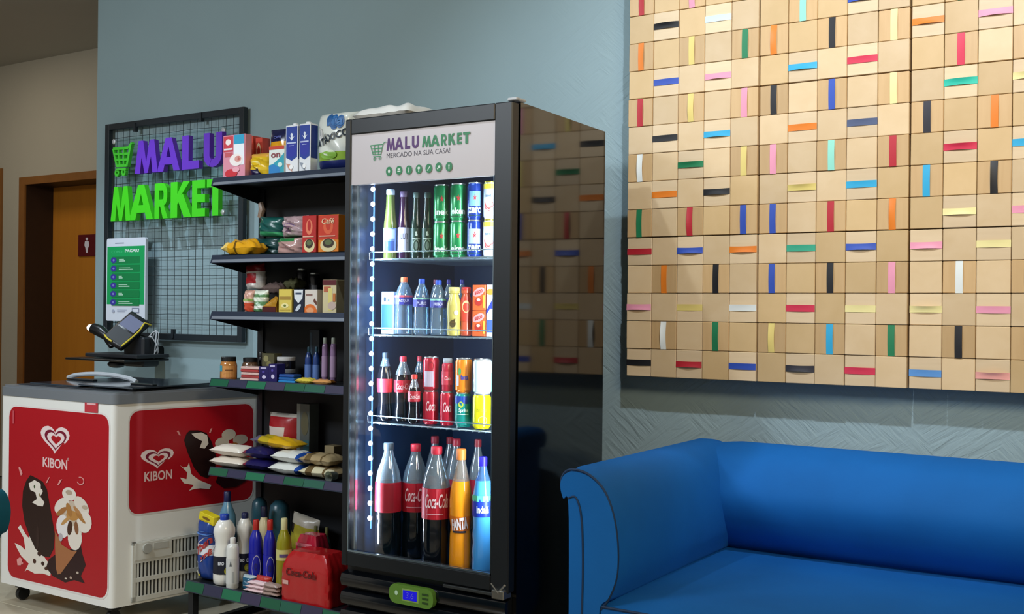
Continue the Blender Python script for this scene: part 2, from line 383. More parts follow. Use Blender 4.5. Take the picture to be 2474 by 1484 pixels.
sr(10, 'h', '1B 3P 6c 8C'); sr(10, 'v', '11C 13K'); sr(11, 'v', '0O 2Y 4G 5O 7K 9y'); sr(11, 'h', '10O 12P')
sr(12, 'h', '1K 3w 8B'); sr(12, 'v', '6M 11G 13O'); sr(13, 'v', '0R 2P 4G 7B 9Y'); sr(13, 'h', '6S 11K 13c'); sr(14, 'h', '1G 3O 8P 10B 12Y')
for c in (14, 15, 16):
    for r in range(15):
        if (c+r) % 2 == 0: straps[(c, r)] = ('h' if r % 2 == 0 else 'v', rnd.choice('KRBYPGOcW'))
sm = {}
def strapmesh(o, k, v):
    key = (o, k, v)
    if key in sm: return sm[key]
    mb = MB(); n = 8; ln = (TW if o == 'h' else TH)-.001; hw = .0125; vs = []; bow = (.0035, .007, .011)[v]; tw = (.001, -.003, .0045)[v]
    for i in range(n+1):
        t = i/n; s = math.sin(PI*t); x = -ln/2+ln*t
        for j, q in enumerate((-1, -.35, .35, 1)):
            zz = q*(hw-.0015*s*(v > 0)); yy = -.0008-bow*s*(1 if abs(q) > .5 else .78)-(tw*s*q); vs.append((x, yy, zz) if o == 'h' else (zz, yy, x))
    fs = [(i*4+j, i*4+j+1, (i+1)*4+j+1, (i+1)*4+j) for i in range(n) for j in range(3)]
    mb.add(vs, fs); ob = mb.build('strap', M(SC[k], .55, sheen=.2), None, smooth=True); sm[key] = ob.data; bpy.data.objects.remove(ob); return sm[key]
for c in range(17):
    for r in range(15):
        s = straps.get((c, r)); kind = 'p' if not s else s[0]
        if not s and (c*7+r*3) % 5 < 2: kind = 'q'
        t = bpy.data.objects.new('tile', tm[kind]); COL.objects.link(t); t.parent = panel
        mc, mr = c//5, r//5
        gx = .0045*(mc-1); gz = .002*(mr-1) if mr < 2 else .002
        dy = (.0, .004, .008, .0)[mc]-(.003 if (mc+mr) % 2 else 0)+rnd.uniform(-.0022, .0022)
        t.location = (PX0+(c+.5)*TW+gx-panel.location.x, dy, (r+.5)*TH+gz)
        t.rotation_euler = (rnd.uniform(-.006, .006), rnd.uniform(-.005, .005), rnd.uniform(-.006, .006))
        if s:
            st = bpy.data.objects.new('strap', strapmesh(s[0], s[1], rnd.choice((0, 0, 1, 2)) if s[0] == 'h' else rnd.choice((0, 0, 1)))); COL.objects.link(st); st.parent = t
# timber backing boards, one per module, fixed to the wall
for mc in range(4):
    for mr in range(3):
        w0 = PX0+mc*5*TW-panel.location.x+.004*0; nn = 5 if mc < 3 else 2
        MB().box(w0+.006+.0045*(mc-1), w0+nn*TW-.006+.0045*(mc-1), .095, .112, mr*5*TH+.01, (mr+1)*5*TH-.01).build('backing_board', M('#7a6244', .8), panel)

# ------------------------------------------------------------------ wire grid board on the wall
GY = 4.17
g = empty('wire_grid_board', tuple(at(417, 822, GY)), 'black framed wire grid board hanging on the grey wall behind the shop sign', 'grid board')
gx0, gx1 = at(251, 560, GY).x, at(586, 560, GY).x; gz1 = at(417, 280, GY).z; gz0 = at(417, 822, GY).z
mf = M('#1c242b', .5); ft = .036
for (x0, x1, z0, z1) in ((gx0, gx0+ft, gz0, gz1), (gx1-ft, gx1, gz0, gz1), (gx0+ft, gx1-ft, gz1-ft, gz1), (gx0+ft, gx1-ft, gz0, gz0+ft)):
    MB().rbox(x0, x1, GY, GY+.03, z0, z1, .002).build('frame_bar', mf, g, world=True)
mwire = M('#2a3338', .45, .4)
nx, nz = 19, 22
for i in range(1, nx):
    x = gx0+ft+(gx1-gx0-2*ft)*i/nx; MB().tube([(x, GY+.015, gz0+ft), (x+.002*rnd.uniform(-1, 1), GY+.013, (gz0+gz1)/2), (x, GY+.015, gz1-ft)], .0015, 5).build('wire', mwire, g, world=True)
for i in range(1, nz):
    z = gz0+ft+(gz1-gz0-2*ft)*i/nz
    MB().tube([(gx0+ft+(gx1-gx0-2*ft)*k/6, GY+.0105-.006*math.sin(PI*k/6), z+rnd.uniform(-.003, .003)*(0 < k < 6)) for k in range(7)], .0015, 5).build('wire', mwire, g, world=True)
for px, py in ((327, 308), (486, 283), (418, 806)):
    p = at(px, py, GY); MB().box(p.x-.009, p.x+.009, GY-.008, GY+.012, p.z-.025, p.z+.025).build('clip', mf, g, world=True)
for px, pz in ((300, 0), (540, 0)):
    pass

# ------------------------------------------------------------------ shop sign with raised letters
def glyph(ch):     # convex outlines in a unit square cell, width 1, height 1
    t = .27
    if ch == 'M': return [[(0, 0), (.23, 0), (.36, 1), (.16, 1)], [(.16, 1), (.36, 1), (.57, 0), (.43, 0)], [(.64, 1), (.84, 1), (.57, 0), (.43, 0)], [(.64, 1), (.84, 1), (1, 0), (.77, 0)]]
    if ch == 'A': return [[(0, 0), (.27, 0), (.58, 1), (.37, 1)], [(1, 0), (.73, 0), (.42, 1), (.63, 1)], [(.25, .20), (.75, .20), (.68, .42), (.32, .42)]]
    if ch == 'L': return [[(.05, 0), (.40, 0), (.40, 1), (.05, 1)], [(.40, 0), (.95, 0), (.95, .24), (.40, .24)]]
    if ch == 'U':
        o = [[(.03, .36), (.33, .36), (.33, 1), (.03, 1)], [(.97, .36), (.67, .36), (.67, 1), (.97, 1)]]; n = 8
        for i in range(n):
            a, b = PI+PI*i/n, PI+PI*(i+1)/n
            o.append([(.5+.47*math.cos(a), .36+.36*math.sin(a)), (.5+.47*math.cos(b), .36+.36*math.sin(b)), (.5+.17*math.cos(b), .36+.13*math.sin(b)), (.5+.17*math.cos(a), .36+.13*math.sin(a))])
        return o
    if ch == 'R':
        o = [[(.05, 0), (.36, 0), (.36, 1), (.05, 1)], [(.36, .80), (.62, .80), (.62, 1), (.36, 1)], [(.36, .34), (.62, .34), (.62, .54), (.36, .54)], [(.42, .40), (.68, .40), (.98, 0), (.64, 0)]]; n = 7
        for i in range(n):
            a, b = -PI/2+PI*i/n, -PI/2+PI*(i+1)/n
            o.append([(.6+.34*math.cos(a), .67+.33*math.sin(a)), (.6+.34*math.cos(b), .67+.33*math.sin(b)), (.6+.08*math.cos(b), .67+.13*math.sin(b)), (.6+.08*math.cos(a), .67+.13*math.sin(a))])
        return o
    if ch == 'K': return [[(.03, 0), (.34, 0), (.34, 1), (.03, 1)], [(.34, .36), (.52, .62), (.92, 1), (.60, 1), (.34, .66)], [(.40, .55), (.60, .66), (1, 0), (.65, 0), (.38, .46)]]
    if ch == 'E': return [[(.06, 0), (.40, 0), (.40, 1), (.06, 1)]]+[[(.40, a), (.94, a), (.94, b), (.40, b)] for a, b in ((0, .22), (.39, .61), (.78, 1))]
    if ch == 'T': return [[(.33, 0), (.67, 0), (.67, .78), (.33, .78)], [(.02, .78), (.98, .78), (.98, 1), (.02, 1)]]
SY = 4.135
sign = empty('shop_sign', tuple(at(410, 520, SY)), 'purple and green raised letter market sign mounted over the wire grid', 'sign')
pl = [at(270, 335, SY), at(552, 305, SY), at(550, 520, SY), at(268, 545, SY)]
px0, px1 = at(268, 440, SY).x, at(553, 440, SY).x; pz1 = at(410, 322, SY).z; pz0 = at(410, 530, SY).z
MB().box(px0, px1, SY, SY+.004, pz0, pz1).build('clear_plate', clear('#f4fafa', .03, .05), sign, world=True)
for px, py in ((278, 343), (542, 315), (540, 513), (275, 528)):
    p = at(px, py, SY); MB().lathe([(.015, 0), (.015, .010), (.009, .014), (.0001, .015)], 12).build('standoff', M('#e8eef2', .2, .6), sign, loc=(0, 0, 0)).location = p-sign.location
    o = sign.children[-1]
    for ch in sign.children:
        pass
for o in [c for c in sign.children if c.name.startswith('standoff')]:
    o.rotation_euler = (PI/2, 0, 0)
def letter(ch, x0, x1, zt, zb, col, dcol):   # px extents at mid height
    mb = MB()
    for k, poly in enumerate(glyph(ch)):
        mb.prism([(x0+(x1-x0)*p[0], zb+(zt-zb)*p[1]) for p in poly], SY-.030-.0004*(k % 5), SY-.0005-.0001*k, 'y')
    o = mb.build('letter_'+ch.lower(), M(col, .5), sign, world=True); return o
def lrow(s, edges, top, bot, col):        # top/bot: functions of px
    for ch, (a, b) in zip(s, edges):
        mid = (a+b)/2; A, B = at(a, (top+bot)/2, SY-.032), at(b, (top+bot)/2, SY-.032)
        letter(ch, A.x, B.x, ZT, ZB, col, None)
YL = SY-.032
ZT, ZB = at(410, 332, YL).z, at(410, 413, YL).z
lrow('MALU', [(325, 381), (379, 434), (437, 482), (490, 537)], 332, 413, '#6a35c6')
ZT, ZB = at(410, 441, YL).z, at(410, 527, YL).z
lrow('MARKET', [(267, 315), (311, 369), (371, 406), (410, 462), (461, 497), (498, 541)], 441, 527, '#48dc20')
# trolley emblem
cp = lambda px, py: (lambda v: (v.x, v.z))(at(px, py, SY-.02))
mb = MB()
nb = [0]
def bar(a, b, w):
    nb[0] += 1
    (x0, z0), (x1, z1) = cp(*a), cp(*b); d = Vector((x1-x0, z1-z0)); n = Vector((-d.y, d.x)).normalized()*w/2
    mb.prism([(x0-n.x, z0-n.y), (x1-n.x, z1-n.y), (x1+n.x, z1+n.y), (x0+n.x, z0+n.y)], SY-.02-.0003*nb[0], SY-.0005-.0001*nb[0], 'y')
for a, b, w in (((273, 360), (310, 357), .016), ((310, 357), (318, 345), .014), ((273, 360), (282, 402), .013), ((316, 347), (306, 402), .016), ((276, 373), (311, 371), .013), ((279, 387), (308, 385), .013), ((281, 401), (306, 400), .015), ((286, 360), (289, 401), .010), ((299, 359), (299, 400), .010), ((280, 410), (305, 408), .010)):
    bar(a, b, w)
for px, py in ((282, 418), (298, 416)):
    c = cp(px, py); o_ = ell(c[0], c[1], .020, .022, 14); i_ = ell(c[0], c[1], .008, .009, 14)
    for k in range(14):
        l = (k+1) % 14; mb.prism([o_[k], o_[l], i_[l], i_[k]], SY-.02, SY-.0005, 'y')
mb.build('trolley_emblem', M('#46c432', .5), sign, world=True)

# ------------------------------------------------------------------ green payment instruction board
IY = 4.125
ins = empty('instruction_board', tuple(at(304, 775, IY)), 'green and white payment instruction board hung on the wire grid', 'sign')
c0, c1 = at(257, 675, IY), at(351, 675, IY); zt, zb = at(304, 575, IY).z, at(304, 776, IY).z
mb = MB(); mb.prism(rrect(c0.x, zb, c1.x, zt, .014), IY, IY+.018, 'y'); mb.build('board', M('#dfe6f4', .4), ins, world=True)
im = lambda u, v, L: (c0.x+(c1.x-c0.x)*u, IY-L, zb+(zt-zb)*v)
sh = [('r', .02, .20, .98, .90, '#17a75e'), ('t', 'COMO', .27, .835, .28, .030, '#49c98a'), ('t', 'PAGAR?', .66, .845, .36, .036, .03, '#e6f2f0'),
      ('r', .22, .935, .45, .945, '#7a86a0')]
for i in range(6):
    v = .735-.102*i
    sh += [('r', .15, v-.042, .86, v+.042, '#12854a')]
    sh += [('e', .19, v, .075, .036, '#3b3aa0')]
    sh += [('e', .19, v, .028, .014, '#7f86cf')]
    wd = (.16, .36, .10, .28, .12, .36)[i]
    sh += [('r', .33, v-.018, .33+wd, v-.006, '#bfe6cf'), ('r', .33, v+.004, .33+wd*.8, v+.012, '#bfe6cf')]
sh += [('r', .68, .10, .86, .16, '#8d94ac'), ('r', .70, .112, .84, .148, '#dfe6f4'), ('r', .30, .13, .55, .137, '#aeb6cc'), ('r', .30, .11, .50, .117, '#aeb6cc'), ('e', .20, .12, .04, .018, '#aeb6cc')]
prints(ins, sh, im, world=True)

# ------------------------------------------------------------------ payment stand on the wall
TY = 4.06
def wb(mb, x0, y0, x1, y1, ya, yb, r=.004):       # px rectangle at depth ya..yb
    m_ = (ya+yb)/2; a, b = at(x0, y1, ya), at(x1, y0, ya); mb.rbox(a.x, b.x, ya, yb, a.z, b.z, r)
mk = M('#0f1114', .35); mk2 = M('#1d2026', .5)
ps = empty('payment_stand', tuple(at(310, 880, 3.95)), 'black wall bracket with a thin tray holding the payment terminal above the freezer', 'stand')
mb = MB(); a, b = at(157, 866, 3.80), at(300, 866, 3.80)
mb.rbox(a.x, b.x, 3.80, 4.10, a.z-.006, a.z+.006, .003); mb.build('tray', mk, ps, world=True)
mb = MB(); a, b = at(205, 856, 3.86), at(330, 856, 3.86)
mb.rbox(a.x, b.x, 3.86, 4.08, a.z-.012, a.z+.008, .005, seg=2); mb.build('arm', mk2, ps, world=True)
mb = MB(); wb(mb, 296, 815, 345, 885, 3.95, 4.07, .012); mb.build('bracket_box', mk2, ps, world=True)
mb = MB(); wb(mb, 322, 838, 346, 874, 4.07, WY, .008); mb.build('wall_plate', mk, ps, world=True)
mb = MB(); p = at(282, 880, 3.95); mb._ball((p.x, 3.95, p.z), .05, .05, .022, 14, 0); mb.build('foot_knob', mk, ps, world=True, smooth=True)
p = at(306, 800, 3.92)
ct = empty('card_terminal', tuple(p), 'black card payment terminal with a yellow edge tilted on the wall stand', 'card terminal')
mb = MB(); mb.rbox(-.068, .068, -.022, .022, -.115, .115, .016, seg=2); body = mb.build('body', M('#14151b', .35), ct, smooth=.8)
MB().rbox(-.052, .052, -.0235, -.0215, -.0, .085, .001).build('screen', M('#6f7590', .12, emit=.12), body)
MB().rbox(-.056, .056, -.0230, -.0218, -.1, -.01, .001).build('keypad', M('#0c0d12', .5), body)
tb = MB(); tb.tube([(.060, -.0225, -.1), (.064, -.0228, -.03), (.064, -.0228, .03), (.05, -.024, .088), (.068, -.012, .100), (.070, .004, .11)], .005, 8)
tb.build('yellow_trim', M('#d8c23a', .4), body, smooth=True)
tb = MB(); tb.tube([(-.060, -.0225, -.1), (-.035, -.0235, -.108), (0, -.0235, -.109)], .005, 8); tb.build('yellow_trim', M('#d8c23a', .4), body, smooth=True)
ct.rotation_euler = (-.75, .52, .35)
p = at(246, 800, 3.92)
bs = empty('barcode_scanner', tuple(p), 'black barcode scanner with a glowing white tip left of the card terminal', 'scanner')
mb = MB(); mb.tube([(.10, .02, -.07), (.05, 0, -.03), (0, -.01, 0), (-.05, -.02, .015)], [.022, .026, .034, .03], 12); mb.build('body', M('#101216', .3), bs, smooth=True)
mb = MB(); mb._ball((-.062, -.024, .018), .026, .024, .020, 12, 0); mb.build('lit_window', M('#f3ece4', .3, emit=1.6), bs, smooth=True)
mb = MB(); mb.tube([(.03, .01, -.03), (.05, .005, -.05), (.08, .01, -.085)], [.022, .020, .018], 10); mb.build('handle', M('#101216', .35), bs, smooth=True)
cb = MB(); c = at(374, 835, 4.03)
pts = [(c.x+.045*math.cos(t*.5)*(.6+.3*math.sin(t*.31)), 4.02+.02*math.sin(t*.7), c.z+.085*math.sin(t*.5)*(.8+.2*math.cos(t*.23))) for t in range(40)]
cb.tube(pts, .0035, 6); tag(cb.build('cable', M('#b8bcc2', .4), None, smooth=True), 'bundle of thin pale and black cables looped beside the payment stand', 'cable')
cb = MB(); q = at(335, 830, 4.02); cb.tube([(q.x, 4.0, q.z), (q.x+.05, 3.99, q.z+.05), (q.x+.12, 4.0, q.z+.03), (q.x+.15, 4.02, q.z-.07), (q.x+.08, 4.03, q.z-.12), (q.x+.02, 4.03, q.z-.1)], .005, 6)
cb.build('black_wire', mk, bpy.data.objects['cable'], smooth=True)
# ------------------------------------------------------------------ chest freezer
def xz(px, py, Y): v = at(px, py, Y); return (v.x, v.z)
def dep(px, Y): return at(px, 742, Y).dot(fw)+0*1
FY = 3.003
Ff = [(-4.767, FY), (-3.955, FY), (-3.815, 3.711), (-4.72, 3.711)]
rdir = Vector((Ff[2][0]-Ff[1][0], Ff[2][1]-Ff[1][1], 0)).normalized(); rn = Vector((rdir.y, -rdir.x, 0)); rp = Vector((Ff[1][0], Ff[1][1], 0))
fz = empty('chest_freezer', (-4.3, 3.35, 0), 'white chest freezer with red ice cream graphics on two sides and a grey rim', 'freezer')
mwh = M('#ecebe6', .35, coat=.2)
def foot(inset, r=.03, n=5):
    out = []; m = len(Ff); c = Vector((sum(p[0] for p in Ff)/4, sum(p[1] for p in Ff)/4))
    P = [Vector(p)+(c-Vector(p)).normalized()*inset for p in Ff]
    for i in range(m):
        p, a, b = P[i], P[i-1], P[(i+1) % m]; A = p+(a-p).normalized()*r; B = p+(b-p).normalized()*r
        for k in range(n+1):
            t = k/n; out.append(tuple(A*(1-t)**2+p*2*t*(1-t)+B*t*t))
    return out
MB().prism(foot(0, .022), .09, .962, 'z').build('cabinet', mwh, fz, world=True, smooth=.6)
mb = MB(); mb.prism(foot(-.006, .03), .960, 1.0, 'z'); mb.prism(foot(.006, .03), 1.0, 1.009, 'z'); mb.build('rim', M('#73787e', .28, coat=.4), fz, world=True, smooth=.6)
MB().prism(foot(.07, .02), 1.0085, 1.013, 'z').build('lid_bed', M('#2b2f36', .3), fz, world=True)
gl = clear('#9fb0bb', .3, .04)
MB().box(-4.66, -4.30, 3.08, 3.64, 1.014, 1.020).build('sliding_glass', M('#39424c', .08, coat=.5), fz, world=True)
MB().box(-4.30, -3.93, 3.08, 3.64, 1.022, 1.028).build('sliding_glass', M('#39424c', .08, coat=.5), fz, world=True)
mb = MB(); hp = []; 
for i in range(13):
    t = i/12; p0 = at(165+165*t, 930, 3.35); hp.append((p0.x, 3.35, 1.026+.026*math.sin(PI*t)**.6))
mb.tube(hp, .011, 8); mb.build('lid_handle', M('#aeb4bb', .3, coat=.3), fz, world=True, smooth=True)
for px, w_ in ((470, .13),):
    p = at(px, 925, 3.3); MB().rbox(-4.1, -3.95, 3.2, 3.23, 1.028, 1.036, .003).build('lid_grip', M('#15181c', .4), fz, world=True)
MB().rbox(-4.70, -4.50, 3.30, 3.33, 1.02, 1.028, .003).build('lid_grip', M('#15181c', .4), fz, world=True)
for x, y in ((-4.70, 3.08), (-4.03, 3.07), (-3.93, 3.62), (-4.64, 3.63)):
    mb = MB(); mb.rbox(x-.025, x+.025, y-.025, y+.025, .06, .092, .004); mb.add(*(lambda q: (q.v, q.f))(MB().lathe([(.03, -.012), (.032, 0), (.03, .012)], 14)))
    n = 14*3
    for i in range(len(mb.v)-n, len(mb.v)):
        v = mb.v[i]; mb.v[i] = (x+v[2], y+v[1], .0325+v[0])
    mb.build('caster', M('#141517', .5), fz, world=True)
ffm = lambda x, z, L: (x, FY-L, z)
RED = '#b0101e'
def pfront(*pts): return [xz(px, py, FY) for px, py in pts]
x0, x1 = at(21, 1180, FY).x, at(262, 1200, FY).x; z1, z0 = at(140, 992, FY).z, at(130, 1418, FY).z
CR, BR, CK = '#e9dfd3', '#2a1512', '#cdbfae'
sh = [('p', rrect(x0-.008, z0-.008, x1+.008, z1+.008, .055), '#e7dfdc'), ('p', rrect(x0, z0, x1, z1, .05), RED)]
hc = xz(133, 1064, FY); hw = at(168, 1064, FY).x-at(98, 1064, FY).x; hh = at(133, 1031, FY).z-at(133, 1100, FY).z
def logo(hc, hw, hh):
    return [('p', heart(hc[0], hc[1], hw, hh), '#efd9d8'), ('p', heart(hc[0]+hw*.02, hc[1]-hh*.01, hw*.76, hh*.76), '#7c1030'),
            ('p', heart(hc[0]+hw*.03, hc[1]-hh*.02, hw*.60, hh*.60), '#efd9d8'), ('p', heart(hc[0]+hw*.04, hc[1]+hh*.0, hw*.34, hh*.34), RED),
            ('p', [(hc[0]+hw*.06, hc[1]-hh*.46), (hc[0]+hw*.16, hc[1]-hh*.40), (hc[0]+hw*.34, hc[1]-hh*.05), (hc[0]+hw*.28, hc[1]-hh*.05), (hc[0]+hw*.10, hc[1]-hh*.32)], RED)]
sh += logo(hc, hw, hh)
c = xz(133, 1120, FY); sh += [('t', 'KIBON', c[0], c[1], at(162, 1120, FY).x-at(103, 1120, FY).x, .044, .02, '#e8c8c6')]
c = xz(165, 1110, FY); sh += [('t', '®', c[0], c[1], .012, .012, '#e8c8c6')]
def splash(f, col, seed, pts): return ('p', f(*pts), col)
sh += [('p', pfront((44, 1275), (50, 1268), (62, 1290), (70, 1300), (75, 1282), (86, 1300), (96, 1330), (112, 1352), (126, 1372), (122, 1392), (104, 1386), (84, 1386), (66, 1376), (60, 1382), (70, 1362), (52, 1344), (40, 1322), (36, 1312), (52, 1320), (62, 1330), (58, 1300)), CR)]
sh += [('p', pfront((118, 1352), (140, 1336), (175, 1326), (196, 1318), (200, 1340), (208, 1366), (196, 1392), (206, 1410), (180, 1402), (158, 1408), (128, 1392), (112, 1372)), '#2b0d12')]
# dark choco bar with a bite showing cream
sh += [('p', pfront((74, 1148), (90, 1156), (104, 1164), (114, 1182), (119, 1210), (126, 1250), (133, 1290), (131, 1325), (120, 1347), (104, 1344), (86, 1326), (72, 1296), (60, 1262), (54, 1222), (56, 1186), (64, 1162)), BR),
       ('p', pfront((70, 1168), (84, 1160), (98, 1168), (104, 1188), (98, 1200), (108, 1214), (104, 1224), (92, 1222), (78, 1214), (90, 1206), (86, 1190), (74, 1184)), CR),
       ('e',)+xz(84, 1176, FY)+(.006, .008, '#4a5a3a'), ('e',)+xz(96, 1196, FY)+(.005, .007, '#8a7a52'), ('e',)+xz(101, 1176, FY)+(.006, .012, BR)]
for cx, cy, rx, ry, col in ((96, 1338, 5, 6, '#3a1c16'), (104, 1362, 4, 5, '#3a1c16'), (84, 1356, 4, 6, '#4a2a1e'), (112, 1374, 4, 4, '#4a2a1e'), (150, 1372, 4, 4, '#c9b8a8'), (188, 1384, 3, 3, '#c9b8a8'), (172, 1396, 3, 3, '#b9a090'), (160, 1398, 3, 2, '#d8c8b8'), (92, 1300, 3, 30, '#35201c'), (52, 1360, 5, 4, '#e39a96')):
    a, b = xz(cx, cy, FY); k = at(cx+10, cy, FY).x-at(cx, cy, FY).x; kz = at(cx, cy, FY).z-at(cx, cy+10, FY).z
    sh.append(('e', a, b, rx*k/10, ry*kz/10, col))
# cone with cream petals
sh += [('p', pfront((134, 1282), (150, 1316), (172, 1330), (187, 1332), (148, 1386), (140, 1388), (136, 1372), (134, 1320)), '#a86c44')]
for cx, cy, rx, ry, ro, col in ((176, 1256, 30, 46, 0, '#cdbba6'), (150, 1222, 19, 17, .5, CR), (168, 1194, 17, 16, 0, CR), (198, 1222, 20, 18, -.5, '#e3d7c9'), (205, 1262, 18, 26, .3, CR), (153, 1272, 16, 28, -.1, '#ece6e4'), (182, 1300, 17, 30, -.2, CR), (176, 1246, 15, 12, 0, '#c08a4a'), (150, 1236, 14, 7, .5, '#a9713f'), (190, 1238, 14, 6, -.6, '#b98450'), (170, 1276, 6, 18, -.2, '#4a2c1e'), (186, 1276, 5, 16, .2, '#8a5a3a'), (168, 1232, 6, 18, .5, '#b07a40'), (196, 1252, 14, 5, -.5, '#b07a40'), (160, 1258, 13, 5, .6, '#c59458'), (168, 1190, 8, 6, 0, '#b9a48e'), (206, 1226, 7, 5, 0, '#c0ac94'), (148, 1298, 5, 10, 0, '#b9b0b4')):
    a, b = xz(cx, cy, FY); k = at(cx+10, cy, FY).x-at(cx, cy, FY).x; kz = at(cx, cy, FY).z-at(cx, cy+10, FY).z
    sh.append(('e', a, b, rx*k/10, ry*kz/10, 16, ro, col))
for pts in (((46, 1130), (50, 1128), (56, 1144), (52, 1150)), ((118, 1155), (122, 1152), (116, 1166), (112, 1168)), ((146, 1160), (152, 1158), (144, 1172), (140, 1172)), ((42, 1352), (50, 1346), (56, 1352), (52, 1366), (44, 1366))):
    sh.append(('p', pfront(*pts), '#e39a96'))
a, b = xz(196, 1162, FY); sh.append(('p', ring(a, b, .026, .018, .006, a0=200, a1=480), '#e39a96'))
a, b = xz(34, 1008, FY); sh.append(('r', a-.006, b-.03, a+.006, b+.03, '#c4505a'))
a, b = xz(222, 981, FY); sh.append(('r', a-.045, b-.028, a+.045, b+.03, '#c23a44')); sh.append(('r', a-.03, b+.005, a+.03, b+.012, '#e8b6b8'))
prints(fz, sh, ffm, world=True, lift=.0008, rough=.35)
# right-hand face
def sz(px, py): v = atp(px, py, rp, rn); return ((v-rp).dot(rdir), v.z)
rfm = lambda s, z, L: tuple(rp+rdir*s+rn*L+Vector((0, 0, z)))
s0, s1 = sz(312, 1120)[0], sz(611, 1090)[0]; z1, z0 = sz(455, 985)[1], sz(455, 1226)[1]
def prt(*pts): return [sz(*p) for p in pts]
sh = [('p', rrect(s0-.006, z0-.008, s1+.006, z1+.008, .05), '#d8d0cc'), ('p', rrect(s0, z0, s1, z1, .045), RED)]
hc = sz(380, 1109); sh += logo(hc, sz(421, 1109)[0]-sz(341, 1109)[0], sz(380, 1085)[1]-sz(380, 1135)[1])
c = sz(382, 1149); sh += [('t', 'KIBON', c[0], c[1], sz(415, 1149)[0]-sz(348, 1149)[0], .042, .02, '#e8c8c6')]
sh += [('p', prt((434, 1124), (442, 1130), (452, 1128), (456, 1118), (462, 1146), (480, 1160), (510, 1172), (506, 1182), (484, 1180), (468, 1182), (456, 1186), (468, 1172), (444, 1168), (434, 1154), (450, 1158), (452, 1142)), CR),
       ('p', prt((458, 1040), (478, 1040), (498, 1046), (510, 1066), (522, 1104), (518, 1140), (500, 1156), (484, 1150), (468, 1130), (452, 1092), (444, 1064), (450, 1048)), '#24100f'),
       ('p', prt((462, 1048), (486, 1045), (500, 1052), (503, 1072), (494, 1084), (482, 1082), (488, 1066), (472, 1058)), CR)]
for cx, cy, rx, ry, col in ((536, 1070, 17, 13, '#cfc3b3'), (552, 1050, 17, 13, '#cfc3b3'), (580, 1062, 18, 12, '#b9ab9c'), (566, 1078, 10, 9, '#9c6c3c')):
    a, b = sz(cx, cy); sh.append(('e', a, b, abs(sz(cx+rx, cy)[0]-a), abs(sz(cx, cy-ry)[1]-b), col))
sh.append(('p', prt((530, 1140), (560, 1150), (590, 1140), (596, 1160), (570, 1176), (540, 1180), (520, 1165)), '#2b0d12'))
for pts in (((426, 1042), (430, 1040), (436, 1052), (432, 1052)), ((508, 1036), (512, 1034), (508, 1046), (504, 1046))): sh.append(('p', prt(*pts), '#e39a96'))
prints(fz, sh, rfm, world=True, lift=.0008, rough=.35)
# ventilation grille with separate slats
def rbx(mb, s0, s1, z0, z1, d0, d1):
    vs = [rfm(s, z, d) for s in (s0, s1) for d in (d1, d0) for z in (z0, z1)]
    mb.add(vs, [(0, 1, 3, 2), (4, 6, 7, 5), (0, 4, 5, 1), (2, 3, 7, 6), (0, 2, 6, 4), (1, 5, 7, 3)])
gs0 = sz(320, 1380)[0]; gs1 = .70; gz1 = sz(330, 1310)[1]; gz0 = sz(330, 1452)[1]+.0
mb = MB(); rbx(mb, gs0, gs1, gz0, gz1, .0005, .003); gb = mb.build('grille_backing', M('#1a1a1a', .8), fz, world=True)
mgr = M('#cfcec6', .45)
mb = MB()
for a, b in ((gz0, gz0+.02), (gz1-.012, gz1)): rbx(mb, gs0-.006, gs1, a, b, .0, .012)
for f in (.36, .68): z = gz0+(gz1-gz0)*f; rbx(mb, gs0, gs1, z-.009, z+.009, .0, .013)
rbx(mb, gs0-.006, gs0+.01, gz0, gz1, 0, .012); gr = mb.build('grille_frame', mgr, fz, world=True)
ns = 34
for i in range(ns):
    s = gs0+.016+(gs1-gs0-.02)*i/ns
    mb = MB(); rbx(mb, s, s+.0085, gz0+.015, gz1-.01, .003, .010); mb.build('slat', mgr, gr, world=True)
mb = MB(); sA, sB = gs0+.004, sz(410, 1320)[0]; rbx(mb, sA, sB, gz0+(gz1-gz0)*.70, gz1-.004, .010, .016); cpn = mb.build('control_plate', mgr, fz, world=True)
a, b = sz(350, 1323)
mb = MB(); vs = [rfm(a+.021*math.cos(t*PI/8), b+.021*math.sin(t*PI/8), d) for d in (.016, .028) for t in range(16)]
mb.add(vs, [(i, (i+1) % 16, 16+(i+1) % 16, 16+i) for i in range(16)]+[tuple(range(16, 32))]); mb.build('thermostat_knob', M('#a7a7a0', .3), cpn, world=True)
mb = MB(); a, b = sz(385, 1316); rbx(mb, a-.035, a+.035, b-.014, b+.014, .016, .018); mb.build('switch_plate', M('#b9b8b0', .4), cpn, world=True)

